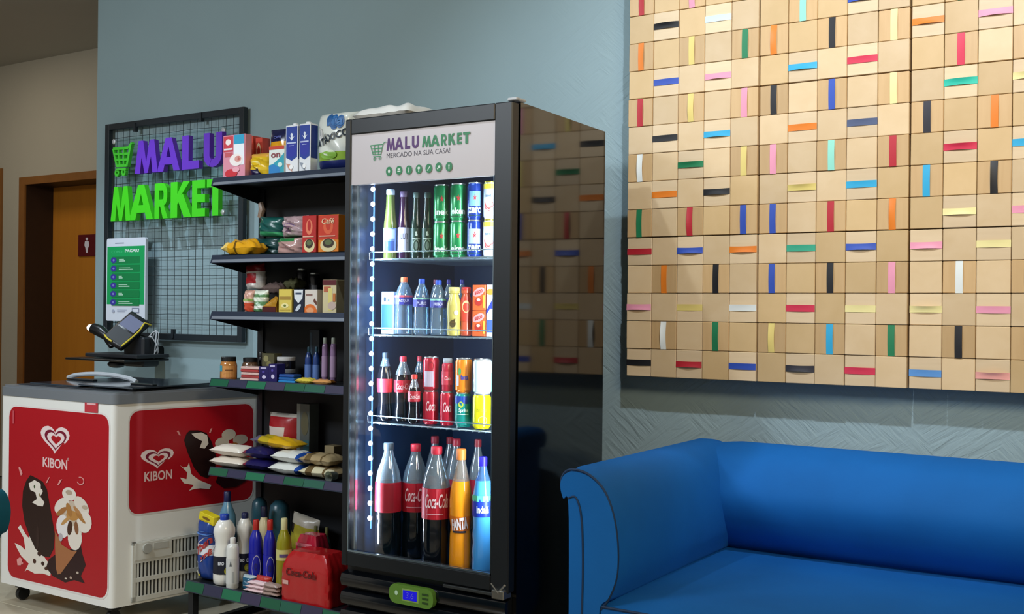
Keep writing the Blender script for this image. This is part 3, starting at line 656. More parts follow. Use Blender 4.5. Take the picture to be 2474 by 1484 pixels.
# ------------------------------------------------------------------ gondola shelving
GX0, GX1, GF, GB = -3.70, -2.800, 3.30, 3.60
sh_z = [at(518, 449, GF).z, at(516, 636, GF).z, at(504, 772, GF).z, at(499, 933.4, GF).z, at(500, 1148, GF).z]
base_z = at(448, 1429, 3.175).z
mbk = M('#12151b', .45); mlip = M('#3a4458', .3, .5, coat=.4)
gd = empty('gondola_shelving', (-3.27, 3.45, 0), 'black metal gondola shelving with six shelves between the freezer and the drinks fridge', 'shelving')
MB().box(GX0, GX1, GB, GB+.02, .03, sh_z[0]+.02).build('back_panel', M('#0d0f14', .6), gd, world=True)
for x in (GX0-.004, GX1-.03):
    MB().box(x, x+.034, GB-.012, GB+.05, 0, sh_z[0]+.03).build('upright', mbk, gd, world=True)
shelf_top = []
for i, z in enumerate(sh_z+[base_z]):
    yf = GF if i < 5 else 3.175; h = .036 if i < 5 else .045; zt = z+h
    st = zt-.006; shelf_top.append(st); dk = -.04 if i < 5 else -.04
    d = MB().box(GX0+.004, GX1-.004, yf+.012, GB-.012, st-.012, st).build('shelf_board', mbk, gd, world=True)
    lp = MB().prism([(yf+.012, z+.002), (yf, z), (yf+.012, zt), (yf+.018, zt)], GX0, GX1, 'x').build('price_rail', mlip, d, world=True)
    if i < 3: MB().prism([(yf+.0042, z+.0155), (yf-.0016, z+.003), (yf-.0004, z+.003), (yf+.0054, z+.0155)], GX0+.012, GX1-.004, 'x').build('rail_highlight', M('#b4bfd2', .25, .7), lp, world=True)  # silver strip stands in for the highlight along the upper rails
    # side bracket, deeper towards the back
    for x in (GX0, GX1-.006):
        b0 = MB().prism([(yf+.006, z), (yf+.0115, st-.001), (GB-.012, st-.001), (GB-.012, z-.055 if i < 5 else z)], x, x+.004, 'x').build('bracket', mbk, d, world=True)
    if i >= 3:         # green and violet price strip clipped in the rail
        n = 8; y1 = yf-.001; wpx = (GX1-GX0-.01)/n
        for k in range(n):
            mb = MB(); x = GX0+.006+wpx*k
            mb.add([(x, yf-.0012, z+.004), (x+wpx-.002, yf-.0012, z+.004), (x+wpx-.002, yf+.0098, zt-.003), (x, yf+.0098, zt-.003)], [(0, 1, 2, 3)])
            mb.build('price_label', M(('#14573c', '#2f2f4a', '#1b6a4a', '#3a3350', '#14573c', '#1d5a48', '#35304c', '#186044')[k], .35), lp, world=True)
    elif i == 1:
        mb = MB(); mb.add([(GX0+.06, yf+.006, zt+.0005), (GX1-.01, yf+.006, zt+.0005), (GX1-.01, yf+.03, zt+.0005), (GX0+.06, yf+.03, zt+.0005)], [(0, 1, 2, 3)])
        mb.build('green_strip', M('#15613f', .4), d, world=True)
for x in (GX0+.01, GX1-.04):
    MB().box(x, x+.03, 3.19, 3.22, 0, base_z).build('foot', mbk, gd, world=True)
    MB().box(x, x+.03, 3.19, GB+.05, 0, .03).build('foot', mbk, gd, world=True)

# ------------------------------------------------------------------ glass door drinks fridge
DY = 3.12
Bf = [(-2.776, 3.168), (-2.018, 3.168), (-2.060, 3.86), (-2.79, 3.86)]
FT = at(1240, 249, 3.168).z
fr = empty('drinks_fridge', (-2.4, 3.5, 0), 'tall glossy black drinks fridge with a lit glass door and printed header', 'fridge')
mgb = M('#08090b', .07, spec=.5, coat=.25); mbl = M('#101317', .38)
IX0, IX1, IZ0, IZ1, IYB = -2.735, -2.085, at(1000, 1362, 3.2).z-.012, at(1020, 425, 3.2).z+.02, 3.78
mb = MB()
mb.prism([(-2.078, 3.168), Bf[1], Bf[2], (-2.10, 3.86)], .04, FT, 'z'); mb.build('side_panel', mgb, fr, world=True)
MB().prism([Bf[0], (IX0-.006, 3.168), (IX0-.006, 3.86), Bf[3]], .04, FT, 'z').build('side_panel', mgb, fr, world=True)
MB().box(IX0-.005, -2.0785, 3.79, 3.855, .04, FT).build('back_panel', mbl, fr, world=True)
MB().box(IX0-.005, -2.0785, 3.168, 3.79, IZ1+.006, FT).build('top_panel', mgb, fr, world=True)
MB().box(IX0-.005, -2.0785, 3.168, 3.79, .04, IZ0-.006).build('base_box', mbl, fr, world=True)
mli = M('#182c4a', .35)
lb = MB(); lb.box(IX0-.004, IX0, 3.17, 3.785, IZ0-.005, IZ1+.005); lb.box(IX1, IX1+.004, 3.17, 3.785, IZ0-.005, IZ1+.005); lb.box(IX0, IX1, 3.78, 3.785, IZ0, IZ1)
lb.box(IX0, IX1, 3.17, 3.785, IZ1, IZ1+.005); lb.box(IX0, IX1, 3.17, 3.785, IZ0-.005, IZ0)
lb.build('liner', mli, fr, world=True)
MB().rbox(-2.05, -2.01, 3.13, 3.19, FT+.001, FT+.012, .003).build('hinge_cover', M('#b9bcc0', .4), fr, world=True)
# door
dx0, dx1 = at(829, 800, DY).x, at(1233, 800, DY).x; gx0_, gx1_ = at(843, 800, DY).x, at(1190, 800, DY).x
dz1 = max(at(1020, 277, DY).z, FT-.003); bz1 = at(1020, 308, DY).z; bz0 = at(1020, 435, DY).z; gz0_ = at(1008, 1361, DY).z; dz0 = at(1010, 1398, DY).z
dr = empty('door', (0, 0, 0)); dr.location = (dx1-fr.location.x, DY-fr.location.y, dz0); dr.parent = fr
mdf = M('#0e141a', .42)
for (a, b, c_, d_) in ((dx0, gx0_, dz0, dz1), (gx1_, dx1, dz0, dz1), (gx0_, gx1_, bz1, dz1), (gx0_, gx1_, dz0, gz0_)):
    MB().rbox(a, b, DY, DY+.042, c_, d_, .004).build('door_bar', mdf, dr, world=True)
MB().box(gx0_, gx1_, DY+.012, DY+.016, gz0_, bz0).build('glass', clear('#ffffff', .05, .02), dr, world=True)
hd = MB().box(gx0_, gx1_, DY+.006, DY+.03, bz0, bz1).build('header_panel', M('#c6bfc2', .4, emit=.04), dr, world=True)
mchr = M('#9fb4c4', .2, .9)
MB().box(gx0_, gx0_+.004, DY+.002, DY+.01, gz0_, bz0).build('trim', mchr, dr, world=True)
MB().box(gx0_+.018, gx0_+.023, DY+.018, DY+.03, gz0_, bz0).build('trim', mchr, dr, world=True)
MB().box(gx0_+.004, gx1_, DY+.002, DY+.01, gz0_, gz0_+.006).build('trim', mchr, dr, world=True)
MB().box(gx1_-.003, gx1_, DY+.002, DY+.01, gz0_, bz0).build('trim', mchr, dr, world=True)
# header print
HY = DY+.006
hm = lambda x, z, L: (x, HY-L, z)
def TX(t, l, r, py, hpx, Y, bold, col, sl=0.):
    a, b, c_ = at(l, py, Y), at(r, py, Y), at((l+r)/2, py, Y); hz = at((l+r)/2, py-hpx/2, Y).z-at((l+r)/2, py+hpx/2, Y).z
    return ('t', t, c_.x, c_.z, b.x-a.x, hz, bold, sl, col)
sh = [TX('MERCADO NA SUA CASA!', 933, 1086, 370, 12, HY, .0, '#4a4450')]
def GT(word, edges, pt, pb, col):
    a = at((edges[0][0]+edges[-1][1])/2, pt, HY).z; b = at((edges[0][0]+edges[-1][1])/2, pb, HY).z
    for ch, (l, r) in zip(word, edges):
        xa, xb = at(l, 350, HY).x, at(r, 350, HY).x
        for poly in glyph(ch): sh.append(('p', [(xa+(xb-xa)*p[0], b+(a-b)*p[1]) for p in poly], col))
GT('MALU', [(934, 955), (954, 975), (978, 992), (995, 1013)], 331, 361, '#4d1b66')
GT('MARKET', [(1020, 1042), (1041, 1062), (1065, 1080), (1083, 1101), (1104, 1117), (1119, 1137)], 324, 351, '#1f7d4c')
def lq(p, q, w_, col, Y):
    (x0, z0), (x1, z1) = xz(*p, Y), xz(*q, Y); d = Vector((x1-x0, z1-z0)); n = Vector((-d.y, d.x)).normalized()*w_/2
    return ('p', [(x0-n.x, z0-n.y), (x1-n.x, z1-n.y), (x1+n.x, z1+n.y), (x0+n.x, z0+n.y)], col)
for a, b in (((896, 352), (925, 349)), ((925, 349), (931, 343)), ((931, 343), (934, 344)), ((898, 360), (924, 358)), ((900, 368), (922, 366)), ((902, 374), (921, 373)), ((896, 352), (902, 374)), ((926, 349), (921, 373)), ((905, 351), (907, 374)), ((915, 350), (915, 373)), ((903, 379), (921, 378))):
    sh.append(lq(a, b, .0028, '#2f8a58', HY))
for px, py in ((906, 384), (919, 382)):
    a, b = xz(px, py, HY); sh.append(('p', ring(a, b, .006, .006, .0025), '#2f8a58'))
ic = [(941, 414), (965, 412), (989, 411), (1013, 409), (1037, 407), (1061, 404), (1086, 403)]
for k, (px, py) in enumerate(ic):
    a, b = xz(px, py, HY); sh.append(('e', a, b, .0145, .0165, '#1f7d4c'))
    W_ = '#d6e4da'
    if k == 0: sh.append(('e', a, b, .005, .007, W_))
    elif k == 1: sh += [('r', a-.007, b-.005, a+.007, b-.001, W_), ('r', a-.006, b+.002, a+.006, b+.007, W_)]
    elif k == 2: sh += [('r', a-.002, b-.009, a+.002, b+.009, W_)]
    elif k == 3: sh += [('e', a, b+.004, .006, .005, W_), ('r', a-.0018, b-.010, a+.0018, b, W_)]
    elif k == 4: sh.append(('p', [(a-.008, b-.007), (a-.005, b-.009), (a+.008, b+.007), (a+.005, b+.009)], W_))
    elif k == 5: sh += [('e', a+.002, b+.001, .005, .005, W_), ('e', a-.004, b-.005, .003, .003, W_)]
    else: sh += [('e', a, b+.004, .003, .004, W_), ('r', a-.002, b-.009, a+.002, b+.001, W_)]
prints(hd, sh, hm, world=True, lift=.0006)
# light strip behind the left edge: a rail, its diodes, and the real lamp
lx, ly = at(897, 850, 3.20).x, 3.20
zA, zB = at(903, 457, ly).z, at(889, 1252, ly).z
rail = MB().box(lx-.002, lx+.002, ly+.006, ly+.010, zB-.04, zA+.03).build('light_strip', M('#33507c', .4, emit=.3), fr, world=True)
dm = MB()._ball((0, 0, 0), .0095, .006, .0095, 10, 0).build('diode', M('#e8f4ff', .4, emit=14), rail, smooth=True); me_d = dm.data
for i in range(23):
    o = dm if i == 0 else bpy.data.objects.new('diode', me_d)
    if i: COL.objects.link(o); o.parent = rail
    o.location = Vector((lx, ly, zA+(zB-zA)*i/22))-fr.location
zc = (IZ0+IZ1)/2
lamp('AREA', (lx+.012, ly-.012, zc), 7.5, (.62, .80, 1), .015, (lx+.28, ly+.55, zc), sy=1.35)
lamp('AREA', (IX1-.006, 3.19, zc+.1), 6, (.80, .92, 1), .015, (IX1-.4, ly+.20, zc+.1), sy=1.25)
p = at(1130, 428, 3.25); MB().rbox(p.x-.02, p.x+.02, 3.235, 3.255, IZ1-.030, IZ1-.001, .003).build('top_lamp', M('#c8f4f0', .3, emit=5), fr, world=True)
# wire shelves
fs_px = [622, 812, 1032]
fz_ = [at(1055, py, 3.215).z for py in fs_px]
mwr = M('#a9c0cc', .25, .8)
for z in fz_:
    sf = empty('wire_shelf', (0, 0, z)); sf.parent = fr
    ys, ye = 3.215, 3.765; xs, xe_ = IX0+.012, IX1-.012
    mb = MB(); mb.tube([(xs, ys, z-.003), (xe_, ys, z-.003), (xe_, ye, z-.003), (xs, ye, z-.003)], .003, 6, closed=True); mb.tube([(xs, ys-.004, z+.024), (xe_, ys-.004, z+.024)], .002, 5)
    for k in range(4): x = xs+(xe_-xs)*k/3; mb.tube([(x, ys-.002, z-.003), (x, ys-.004, z+.024)], .0015, 4)
    mb.build('shelf_rim', mwr, sf).location = (-fr.location.x, -fr.location.y, -z)
    for k in range(1, 22):
        x = xs+(xe_-xs)*k/22; mb = MB().tube([(x, ys-.004, z-.006), (x, ye, z-.006)], .0016, 4); mb.build('shelf_wire', mwr, sf).location = (-fr.location.x, -fr.location.y, -z)
# bottom grille, controller, hinge
mgl = M('#0c1016', .16, coat=.5)
for k in range(5):
    z = dz0-.055-.068*k
    if z < .06: break
    pr = [(3.165+.0, z-.030), (3.130, z-.022), (3.122, z), (3.130, z+.022), (3.165, z+.030)]
    MB().prism(pr, -2.775, -2.035, 'x').build('grille_slat', mgl, fr, world=True, smooth=.9)
MB().box(-2.775, -2.035, 3.166, 3.1675, .04, dz0-.01).build('grille_back', mbl, fr, world=True)
GYc = 3.118
a, b = at(945, 1428, GYc), at(1051, 1453, GYc); zc1, zc0 = at(998, 1416, GYc).z, at(998, 1463, GYc).z
ctl = MB(); ctl.prism(rrect(a.x, zc0, b.x, zc1, .028), GYc-.012, GYc+.01, 'y'); cc = ctl.build('controller', M('#5f8a35', .4), fr, world=True)
cm = lambda x, z, L: (x, GYc-.012-L, z)
wd = b.x-a.x; hz = zc1-zc0; md = (zc0+zc1)/2
sh = [('r', a.x+wd*.30, md-hz*.30, a.x+wd*.68, md+hz*.34, '#8fae5c'), ('e', a.x+wd*.17, md+hz*.05, .007, .009, '#bfe2c4')]
for k in (-.22, 0, .22): sh.append(('r', a.x+wd*.76, md+hz*k-.004, a.x+wd*.90, md+hz*k+.003, '#2c4a20'))
prints(cc, sh, cm, world=True)
dp = MB().box(a.x+wd*.33, a.x+wd*.64, GYc-.0145, GYc-.0132, md-hz*.22, md+hz*.26).build('display', M('#1410a8', .2, emit=1.0), cc, world=True)
prints(dp, [('t', '3.6', a.x+wd*.49, md+.002, .034, .022, 0, .15, '#6a6af0')], lambda x, z, L: (x, GYc-.0145-L, z), world=True)
q = xz(1150, 1424, 3.12)
MB().rbox(q[0]-.14, q[0]+.10, 3.115, 3.16, dz0-.014, dz0-.003, .002).build('hinge_plate', M('#5b6064', .3, .8), fr, world=True)
mb = MB(); r_ = at(1210, 1432, 3.115); mb.rbox(r_.x-.03, r_.x+.02, 3.10, 3.15, r_.z-.022, r_.z+.008, .003); mb.tube([(r_.x+.0, 3.105, r_.z+.005), (r_.x+.025, 3.102, r_.z+.03)], .004, 6); mb.tube([(r_.x-.03, 3.10, r_.z+.03), (r_.x, 3.10, r_.z)], .003, 6)
mb.build('hinge', M('#a9a9a6', .25, .9), fr, world=True)
for x in (-2.72, -2.09):
    for y in (3.25, 3.78): MB().lathe([(.022, 0), (.022, .012), (.014, .016), (.014, .045)], 12, (x, y, 0)).build('foot', mbl, fr, world=True)
# ------------------------------------------------------------------ goods: generators
CAMD = lambda p: math.atan2(-p[0], p[1])      # angle about z, from -y, that faces the room's entrance side
def rad(l, r, Y):
    c = at((l+r)/2, 742, Y); d = c.x*fw.x+c.y*fw.y
    return (r-l)/2/FPX*d*math.sqrt(1+(((l+r)/2-1237)/FPX)**2)**-1
PROF = {
 'coke': ([(.70, 0), (.93, .015), (1, .06), (.98, .16), (.86, .30), (.90, .40), (1, .50), (1, .62), (.92, .70), (.66, .80), (.42, .88), (.36, .93)], .30, .93),
 'big': ([(.72, 0), (.96, .012), (1, .05), (1, .30), (.96, .34), (1, .40), (1, .60), (.98, .67), (.86, .75), (.62, .83), (.40, .90), (.33, .945)], .945, .945),
 'water': ([(.70, 0), (.95, .015), (1, .06), (.95, .14), (1, .20), (.93, .27), (.98, .34), (.90, .42), (.98, .52), (.98, .62), (.95, .68), (.72, .80), (.42, .89), (.36, .93)], .93, .93),
 'fanta': ([(.72, 0), (.98, .02), (1, .08), (.95, .30), (.86, .36), (1, .46), (1, .58), (.93, .66), (.72, .76), (.46, .87), (.36, .92)], .92, .92),
 'beer': ([(.9, 0), (1, .02), (1, .44), (.97, .51), (.80, .61), (.68, .74), (.62, .90), (.60, .93)], .93, .93),
 'milk': ([(.75, 0), (.95, .03), (1, .10), (.97, .42), (.80, .55), (.82, .62), (1, .74), (.98, .80), (.72, .88), (.50, .92)], .92, .92),
 'clean': ([(.85, 0), (1, .03), (1, .60), (.96, .68), (.80, .76), (.52, .82), (.46, .85)], .85, .85),
 'tall': ([(.9, 0), (1, .02), (1, .80), (.8, .86), (.5, .88)], .88, .88),
 'gold': ([(.8, 0), (.95, .02), (1, .08), (.84, .22), (.88, .34), (1, .50), (.98, .66), (.70, .80), (.60, .86), (.80, .88), (.80, .93)], .93, .93),
 'jug': ([(.85, 0), (1, .05), (1, .55), (.85, .72), (.45, .84), (.35, .88)], .88, .88),
}
def bottle(name, label, l, r, yt, Y, z, prof, body, liquid=None, fill=.8, cap='#a01520', capr=None, lab=None, labz=(.42, .62), dec=(), cat='bottle', group=None, a0=None, n=20, sxy=1.0, ribs=False, h=None, glossy=.25):
    c = at((l+r)/2, 742, Y); R = rad(l, r, Y); H = h or at((l+r)/2, yt, Y).z-z
    P, _, top = PROF[prof]; pr = [(p[0]*R, p[1]*H) for p in P]
    t = empty(name, (c.x, Y, z), label, cat, group)
    def rr(zz):
        for (ra, za), (rb, zb) in zip(pr, pr[1:]):
            if za <= zz <= zb: return ra+(rb-ra)*(zz-za)/max(1e-6, zb-za)
        return pr[-1][0]
    bm = body if not isinstance(body, str) else M(body, glossy, coat=.2)
    MB().lathe(pr, n, sy=sxy).build('body', bm, t, smooth=.9)
    if liquid:
        f = fill*H; q = [(x+.0004, zz) for x, zz in pr if zz < f]; q.append((rr(f)+.0004, f))
        MB().lathe(q, n, sy=sxy).build('liquid', M(liquid, .12, coat=.5), t, smooth=.9)
    zt = pr[-1][1]; cr = (capr or .40)*R
    if cap: MB().lathe([(cr*.95, zt-.004), (cr, zt), (cr, H-.003), (cr*.85, H)], 14, sy=sxy).build('cap', M(cap, .4), t, smooth=.9)
    if lab:
        za, zb = labz[0]*H, labz[1]*H; k = 6
        q = [(rr(za+(zb-za)*i/k)+.0012, za+(zb-za)*i/k) for i in range(k+1)]
        lb = MB(); N = 20; vs = [(x*math.cos(2*PI*i/N), x*math.sin(2*PI*i/N)*sxy, zz) for x, zz in q for i in range(N)]
        lb.add(vs, [(m*N+i, m*N+(i+1) % N, (m+1)*N+(i+1) % N, (m+1)*N+i) for m in range(k) for i in range(N)])
        lo = lb.build('wrapper', M(lab, .4), t, smooth=.9)
        if dec:
            a = CAMD(c) if a0 is None else a0; Rm = max(x for x, _ in q)
            mp = lambda u, v, L: ((Rm+L)*math.sin(u+a), -(Rm+L)*math.cos(u+a)*sxy, za+(zb-za)*v)
            prints(lo, dec, mp, lift=.0006)
    return t
def can(label, l, r, yt, Y, z, col, dec=(), h=None, top='#c3c9cc', group=None, name='drink_can', cat='can', a0=None):
    c = at((l+r)/2, 742, Y); R = rad(l, r, Y)*1.035; H = h or at((l+r)/2, yt, Y).z-z
    t = empty(name, (c.x, Y, z), label, cat, group)
    b = MB().lathe([(R*.82, .0), (R*.86, .004), (R, H*.07), (R, H*.90), (R*.88, H*.965)], 22).build('body', M(col, .25, .25, coat=.3), t, smooth=.6)
    MB().lathe([(R*.87, H*.962), (R*.90, H*.975), (R*.90, H), (R*.84, H), (R*.82, H*.985), (.0001, H*.985)], 18).build('lid', M(top, .25, .8), t, smooth=.6)
    a = CAMD(c) if a0 is None else a0
    if dec: prints(b, dec, lambda u, v, L: ((R+L)*math.sin(u+a), -(R+L)*math.cos(u+a), H*v), lift=.0006)
    return t
def carton(label, l, r, yt, Y, z, d, col, dec=(), side=(), h=None, name='carton', cat='box', group=None, cap=None, rz=0., gable=False, rough=.4):
    a, b = at(l, 742, Y), at(r, 742, Y); W_ = b.x-a.x; H = h or at((l+r)/2, yt, Y).z-z
    t = empty(name, ((a.x+b.x)/2, Y+d/2, z), label, cat, group, rz)
    b_ = MB().rbox(-W_/2, W_/2, -d/2, d/2, 0, H, .0015).build('body', M(col, rough), t)
    if dec: prints(b_, dec, face_map(-W_/2, W_/2, -d/2, 0, H))
    if side: prints(b_, side, lambda u, v, L: (W_/2+L, -d/2+d*u, H*v))
    if cap: MB().lathe([(.011, H), (.012, H+.008), (.009, H+.010)], 12).build('cap', M(cap, .4), t, smooth=.8)
    return t
def pouch(label, l, r, yt, Y, z, d, cols, band=None, dec=(), h=None, name='pouch', cat='bag', group=None, lay=False, wr=.5, seed=1, rough=.3, tilt=0., rz=0., nx=14, nz=16, crimp=True, flat=2.2, ybot=None, crx=False):
    """soft bag: pinched at both ends; standing, or lying on its back when lay is set"""
    a, b = at(l, 742, Y), at(r, 742, Y); W_ = b.x-a.x
    H = h or at((l+r)/2, yt, Y).z-z
    t = empty(name, ((a.x+b.x)/2, Y+d/2 if not lay else Y+d/2, z), label, cat, group, rz)
    rr = random.Random(seed); ph = [rr.uniform(0, 6.28) for _ in range(8)]; fr_ = [rr.uniform(2, 7) for _ in range(8)]
    def wv(u, v, s): return sum(math.sin(fr_[k]*u*(1+.3*s)+fr_[(k+3) % 8]*v+ph[k]+s) for k in range(6))/6
    mb = MB()
    T = d; L0 = H if not lay else W_; C0 = W_ if not lay else d      # L0 along the crimps' axis
    def P(u, v, s):         # u across, v along, both 0..1
        e = (1-abs(2*u-1)**flat)**.55*(1-abs(2*v-1)**(flat*1.6))**.5; e = max(e, 0)
        if not lay:
            x = W_*(u-.5)*(1-.06*math.sin(PI*v)*(1 if e else 0)); zz = H*v; th = T/2*e*(1+wr*.35*wv(u*3, v*3, s)); y = s*th+wr*.006*wv(v*4, u*4, 1)
            return (x+wr*.004*wv(v*5, u, 2), y, zz)
        th = H/2*e*(1+wr*.35*wv(u*3, v*3, s)); return (W_*(v-.5), d*(u-.5)*(1-.05*math.sin(PI*v)), max(.0006, min(H*1.15, H/2+s*th+wr*.003*wv(v*5, u*3, 1))) + (.0006 if s > 0 else 0))
    for s in (-1, 1):
        n0 = len(mb.v); vs = [P(i/nx, j/nz, s) for i in range(nx+1) for j in range(nz+1)]; n = nz+1
        fs = []; ms = []
        for i in range(nx):
            for j in range(nz):
                fs.append((n0+i*n+j, n0+(i+1)*n+j, n0+(i+1)*n+j+1, n0+i*n+j+1)); ms.append(band((i+.5)/nx, (j+.5)/nz) if band else 0)
        mb.v += vs; mb.f += fs; mb.m += ms
    o = mb.build('film', [M(c, rough, coat=.15) if isinstance(c, str) else c for c in cols], t, smooth=1.2)
    if dec:
        if not lay:
            mp = lambda u, v, L: (lambda p: (p[0], p[1]-L, p[2]))(P(min(.98, max(.02, u)), min(.98, max(.02, v)), -1))
        else:
            mp = lambda u, v, L: (lambda p: (p[0], p[1]-L, p[2]+L*.6))(P(.0+.5*v*1.0, min(.98, max(.02, u)), 1))
        prints(o, dec, mp, lift=.0025, step=.0006)
    t.rotation_euler = (0, tilt, rz)
    return t
S1, S2, S3, S4, S5, S6 = shelf_top[0]+.0005, shelf_top[1]+.0005, shelf_top[2]+.0005, shelf_top[3]+.0005, shelf_top[4]+.0005, shelf_top[5]+.0005

# ------------------------------------------------------------------ top shelf
carton('pink carton with a blue and white panel at the left end of the top shelf', 535, 588, 326, 3.335, S1, .04, '#d98fa2',
       [('r', .03, .62, .46, .97, '#c8414e'), ('e', .24, .84, .12, .07, '#f2e6e2'), ('r', .05, .66, .44, .70, '#dfe3e6'), ('r', .10, .50, .44, .60, '#c25a62'), ('r', .50, .30, .97, .80, '#e9eef4'), ('r', .50, .78, .97, .99, '#2f9ec6'),
        ('p', ell(.62, .42, .30, .14), '#f0e6e4'), ('p', ell(.70, .44, .15, .07), '#d99a94'), ('p', ell(.40, .12, .28, .10), '#c9303c'), ('p', ell(.62, .20, .16, .06), '#e9a6b4'), ('t', '5', .74, .45, .10, .08, .02, '#c85a50')], name='food_carton', cat='carton')
for k, (l, r, yt, tx) in enumerate(((590, 607, 329, 'nearer the pink carton'), (613, 629, 333, 'nearer the dark snack pack'))):
    carton('narrow red packet with an orange emblem on the top shelf, '+tx, l, r, yt, 3.45, S1, .05, '#c2402f',
           [('p', ring(.5, .66, .34, .22, .10), '#e8c9a0'), ('p', ell(.5, .66, .18, .12), '#b03024'), ('r', .05, .02, .95, .30, '#d98a3a')], name='red_packet', cat='packet', group='red packets on the top shelf')
pouch('yellow snack bag with a dark violet end lying on the top shelf', 590, 642, 382, 3.335, S1, .075, ['#d9b41f', '#1d1440', '#d9a23c'],
      lambda u, v: 1 if v < .30 and u < .62 else (2 if v > .8 else 0), lay=False, wr=1.3, seed=3, h=.105, name='snack_bag', dec=[('p', ell(.42, .55, .22, .10), '#e8dc8a')])
pouch('dark navy coffee bag with an orange band behind the white and teal box', 641, 690, 311, 3.45, S1, .05, ['#151a44', '#e0a020', '#a5301f'],
      lambda u, v: 0 if v > .72 else (1 if v > .40 else 2), wr=.5, seed=5, rough=.2, name='coffee_bag', dec=[('t', 'CAFE', .5, .83, .4, .05, .03, '#5a66b0')])
carton('white and teal biscuit box with red letters in front of the navy bag', 646, 683, 353, 3.335, S1, .055, '#dfe7e2',
       [('p', [(0, 0), (1, 0), (1, .75), (.75, .60), (.3, .40), (0, .35)], '#2f9fb2'), ('p', [(0, 0), (.8, 0), (.7, .25), (.35, .38), (0, .32)], '#2a7fc0'), ('r', 0, .88, 1, 1, '#c4402c'), ('t', 'on', .45, .68, .6, .16, .03, '#8a4a50'), ('p', ell(.75, .35, .15, .08), '#cfe8e0')], name='biscuit_box')
for k, (l, r, yt, tx) in enumerate(((686, 716, 303, 'left of the pair'), (719, 746, 299, 'right of the pair'))):
    carton('tall blue and white milk carton on the top shelf, '+tx, l, r, yt, 3.335, S1, .045, '#e3e6ea',
           [('p', [(.06, .34), (.5, .27), (.94, .34), (.94, .97), (.06, .97)], '#1b3a96'), ('p', [(.12, .40), (.5, .33), (.88, .40), (.88, .66), (.12, .66)], '#232f9c'), ('p', [(.25, .78), (.5, .68), (.75, .78), (.6, .74), (.5, .82), (.4, .74)], '#dfe6f2'), ('e', .5, .80, .09, .035, '#dfe6f2'), ('r', .14, .62, .86, .65, '#b9c4e6'), ('r', .30, .57, .70, .585, '#9aa8dc'),
            ('p', [(.08, .22), (.3, .10), (.6, .04), (.4, .2)], ('#c98f7a', '#8d96a4')[k]), ('e', .5, .14, .15, .05, '#f2f2f2')], [('r', .05, .3, .95, .97, '#16307c')], name='milk_carton', cat='carton', cap='#e9ecf0', group='blue and white milk cartons')
def pband(u, v):
    if v < .16: return 1
    if v < .30 and u > .1: return 2
    return 0
pouch('large white kitchen roll pack with blue lettering and a blue green base', 750, 838, 266, 3.35, S1, .16, ['#cfd3cc', '#1d2a66', '#8fb23a'], pband, wr=.35, seed=8, rough=.25, flat=4.5, nx=18, nz=22, name='paper_roll_pack', cat='paper pack',
      dec=[('p', ell(.60, .80, .11, .13), '#1a5590'), ('p', ell(.76, .80, .10, .11), '#1a5590'), ('p', ell(.48, .84, .08, .10), '#1a5590'), ('t', 'Mia', .62, .82, .42, .16, .04, '#2c6aa8'), ('p', ell(.20, .62, .12, .10), '#e6e4de'), ('p', ell(.48, .27, .22, .07), '#7fae3a'), ('p', ell(.50, .30, .16, .05), '#cfd8c0'), ('t', 'ATÁXICO', .52, .56, .92, .15, .03, 0, .22, '#1e2b38')])
wp = pouch('crumpled white paper roll pack lying on top of the black fridge', 846, 978, 258, 3.28, FT+.002, .30, ['#d8d6d0'], wr=.9, seed=12, rough=.35, flat=3.2, lay=True, h=.085, name='paper_roll_pack', cat='paper pack', nx=20, nz=26)
# ------------------------------------------------------------------ second shelf
def clutter(u, v): return 0
pouch('crumpled shiny yellow bag at the left end of the second shelf', 531, 612, 577, 3.335, S2, .09, ['#e0a21c', '#e8c56a', '#6a4a10'], lambda u, v: 1 if (v < .2) else (2 if .35 < v < .45 and u < .3 else 0), wr=1.8, seed=21, lay=True, h=.07, name='snack_bag')
pouch('lower dark green bag on the second shelf', 600, 666, 570, 3.435, S2, .08, ['#123c3c', '#3b8f5a'], lambda u, v: 1 if v < .18 else 0, wr=1.2, seed=22, h=.085, name='green_bag', group='dark green bags')
pouch('upper dark green bag leaning over another on the second shelf', 611, 672, 520, 3.43, S2+.088, .08, ['#14514c', '#3fa06a'], lambda u, v: 1 if v < .28 else 0, wr=1.2, seed=23, h=.088, name='green_bag', tilt=.06)
MB().box(GX0+.2, -3.35, 3.40, 3.50, 0, 0)
pouch('upper clear bag of pale pink food on the second shelf', 668, 728, 517, 3.40, S2+.080, .08, ['#b79ca0', '#6d5262'], lambda u, v: 1 if (.25 < v < .5 and .3 < u < .6) else 0, wr=1.3, seed=24, h=.092, rough=.15, name='clear_food_bag', dec=[('p', ell(.45, .5, .18, .14), '#6a4f78')])
pouch('lower clear pink food bag with a green top on the second shelf', 655, 724, 568, 3.37, S2, .09, ['#b28d88', '#2f7a45', '#cfa79c'], lambda u, v: 1 if v > .72 and u < .7 else (2 if v < .15 else 0), wr=1.1, seed=25, h=.078, rough=.15, name='clear_food_bag', dec=[('t', 'salgadinho', .45, .45, .5, .08, .0, '#a0504c')])
def coffee(col, top, txt, k):
    return [('r', 0, .36 if k else .0, 1, .99, col), ('p', ell(.5, .70, .24, .20), top), ('p', ell(.5, .74, .12, .14), col), ('e', .52, .22, .40, .17, '#e2cf9e'), ('e', .52, .27, .28, .12, '#3b2a20'), ('e', .52, .29, .18, .07, '#5f6a44'), ('r', .06, .44, .86, .47, '#e0a890')] + ([('t', 'Café', .5, .84, .62, .14, .02, .1, '#e9c9a0')] if k else [])
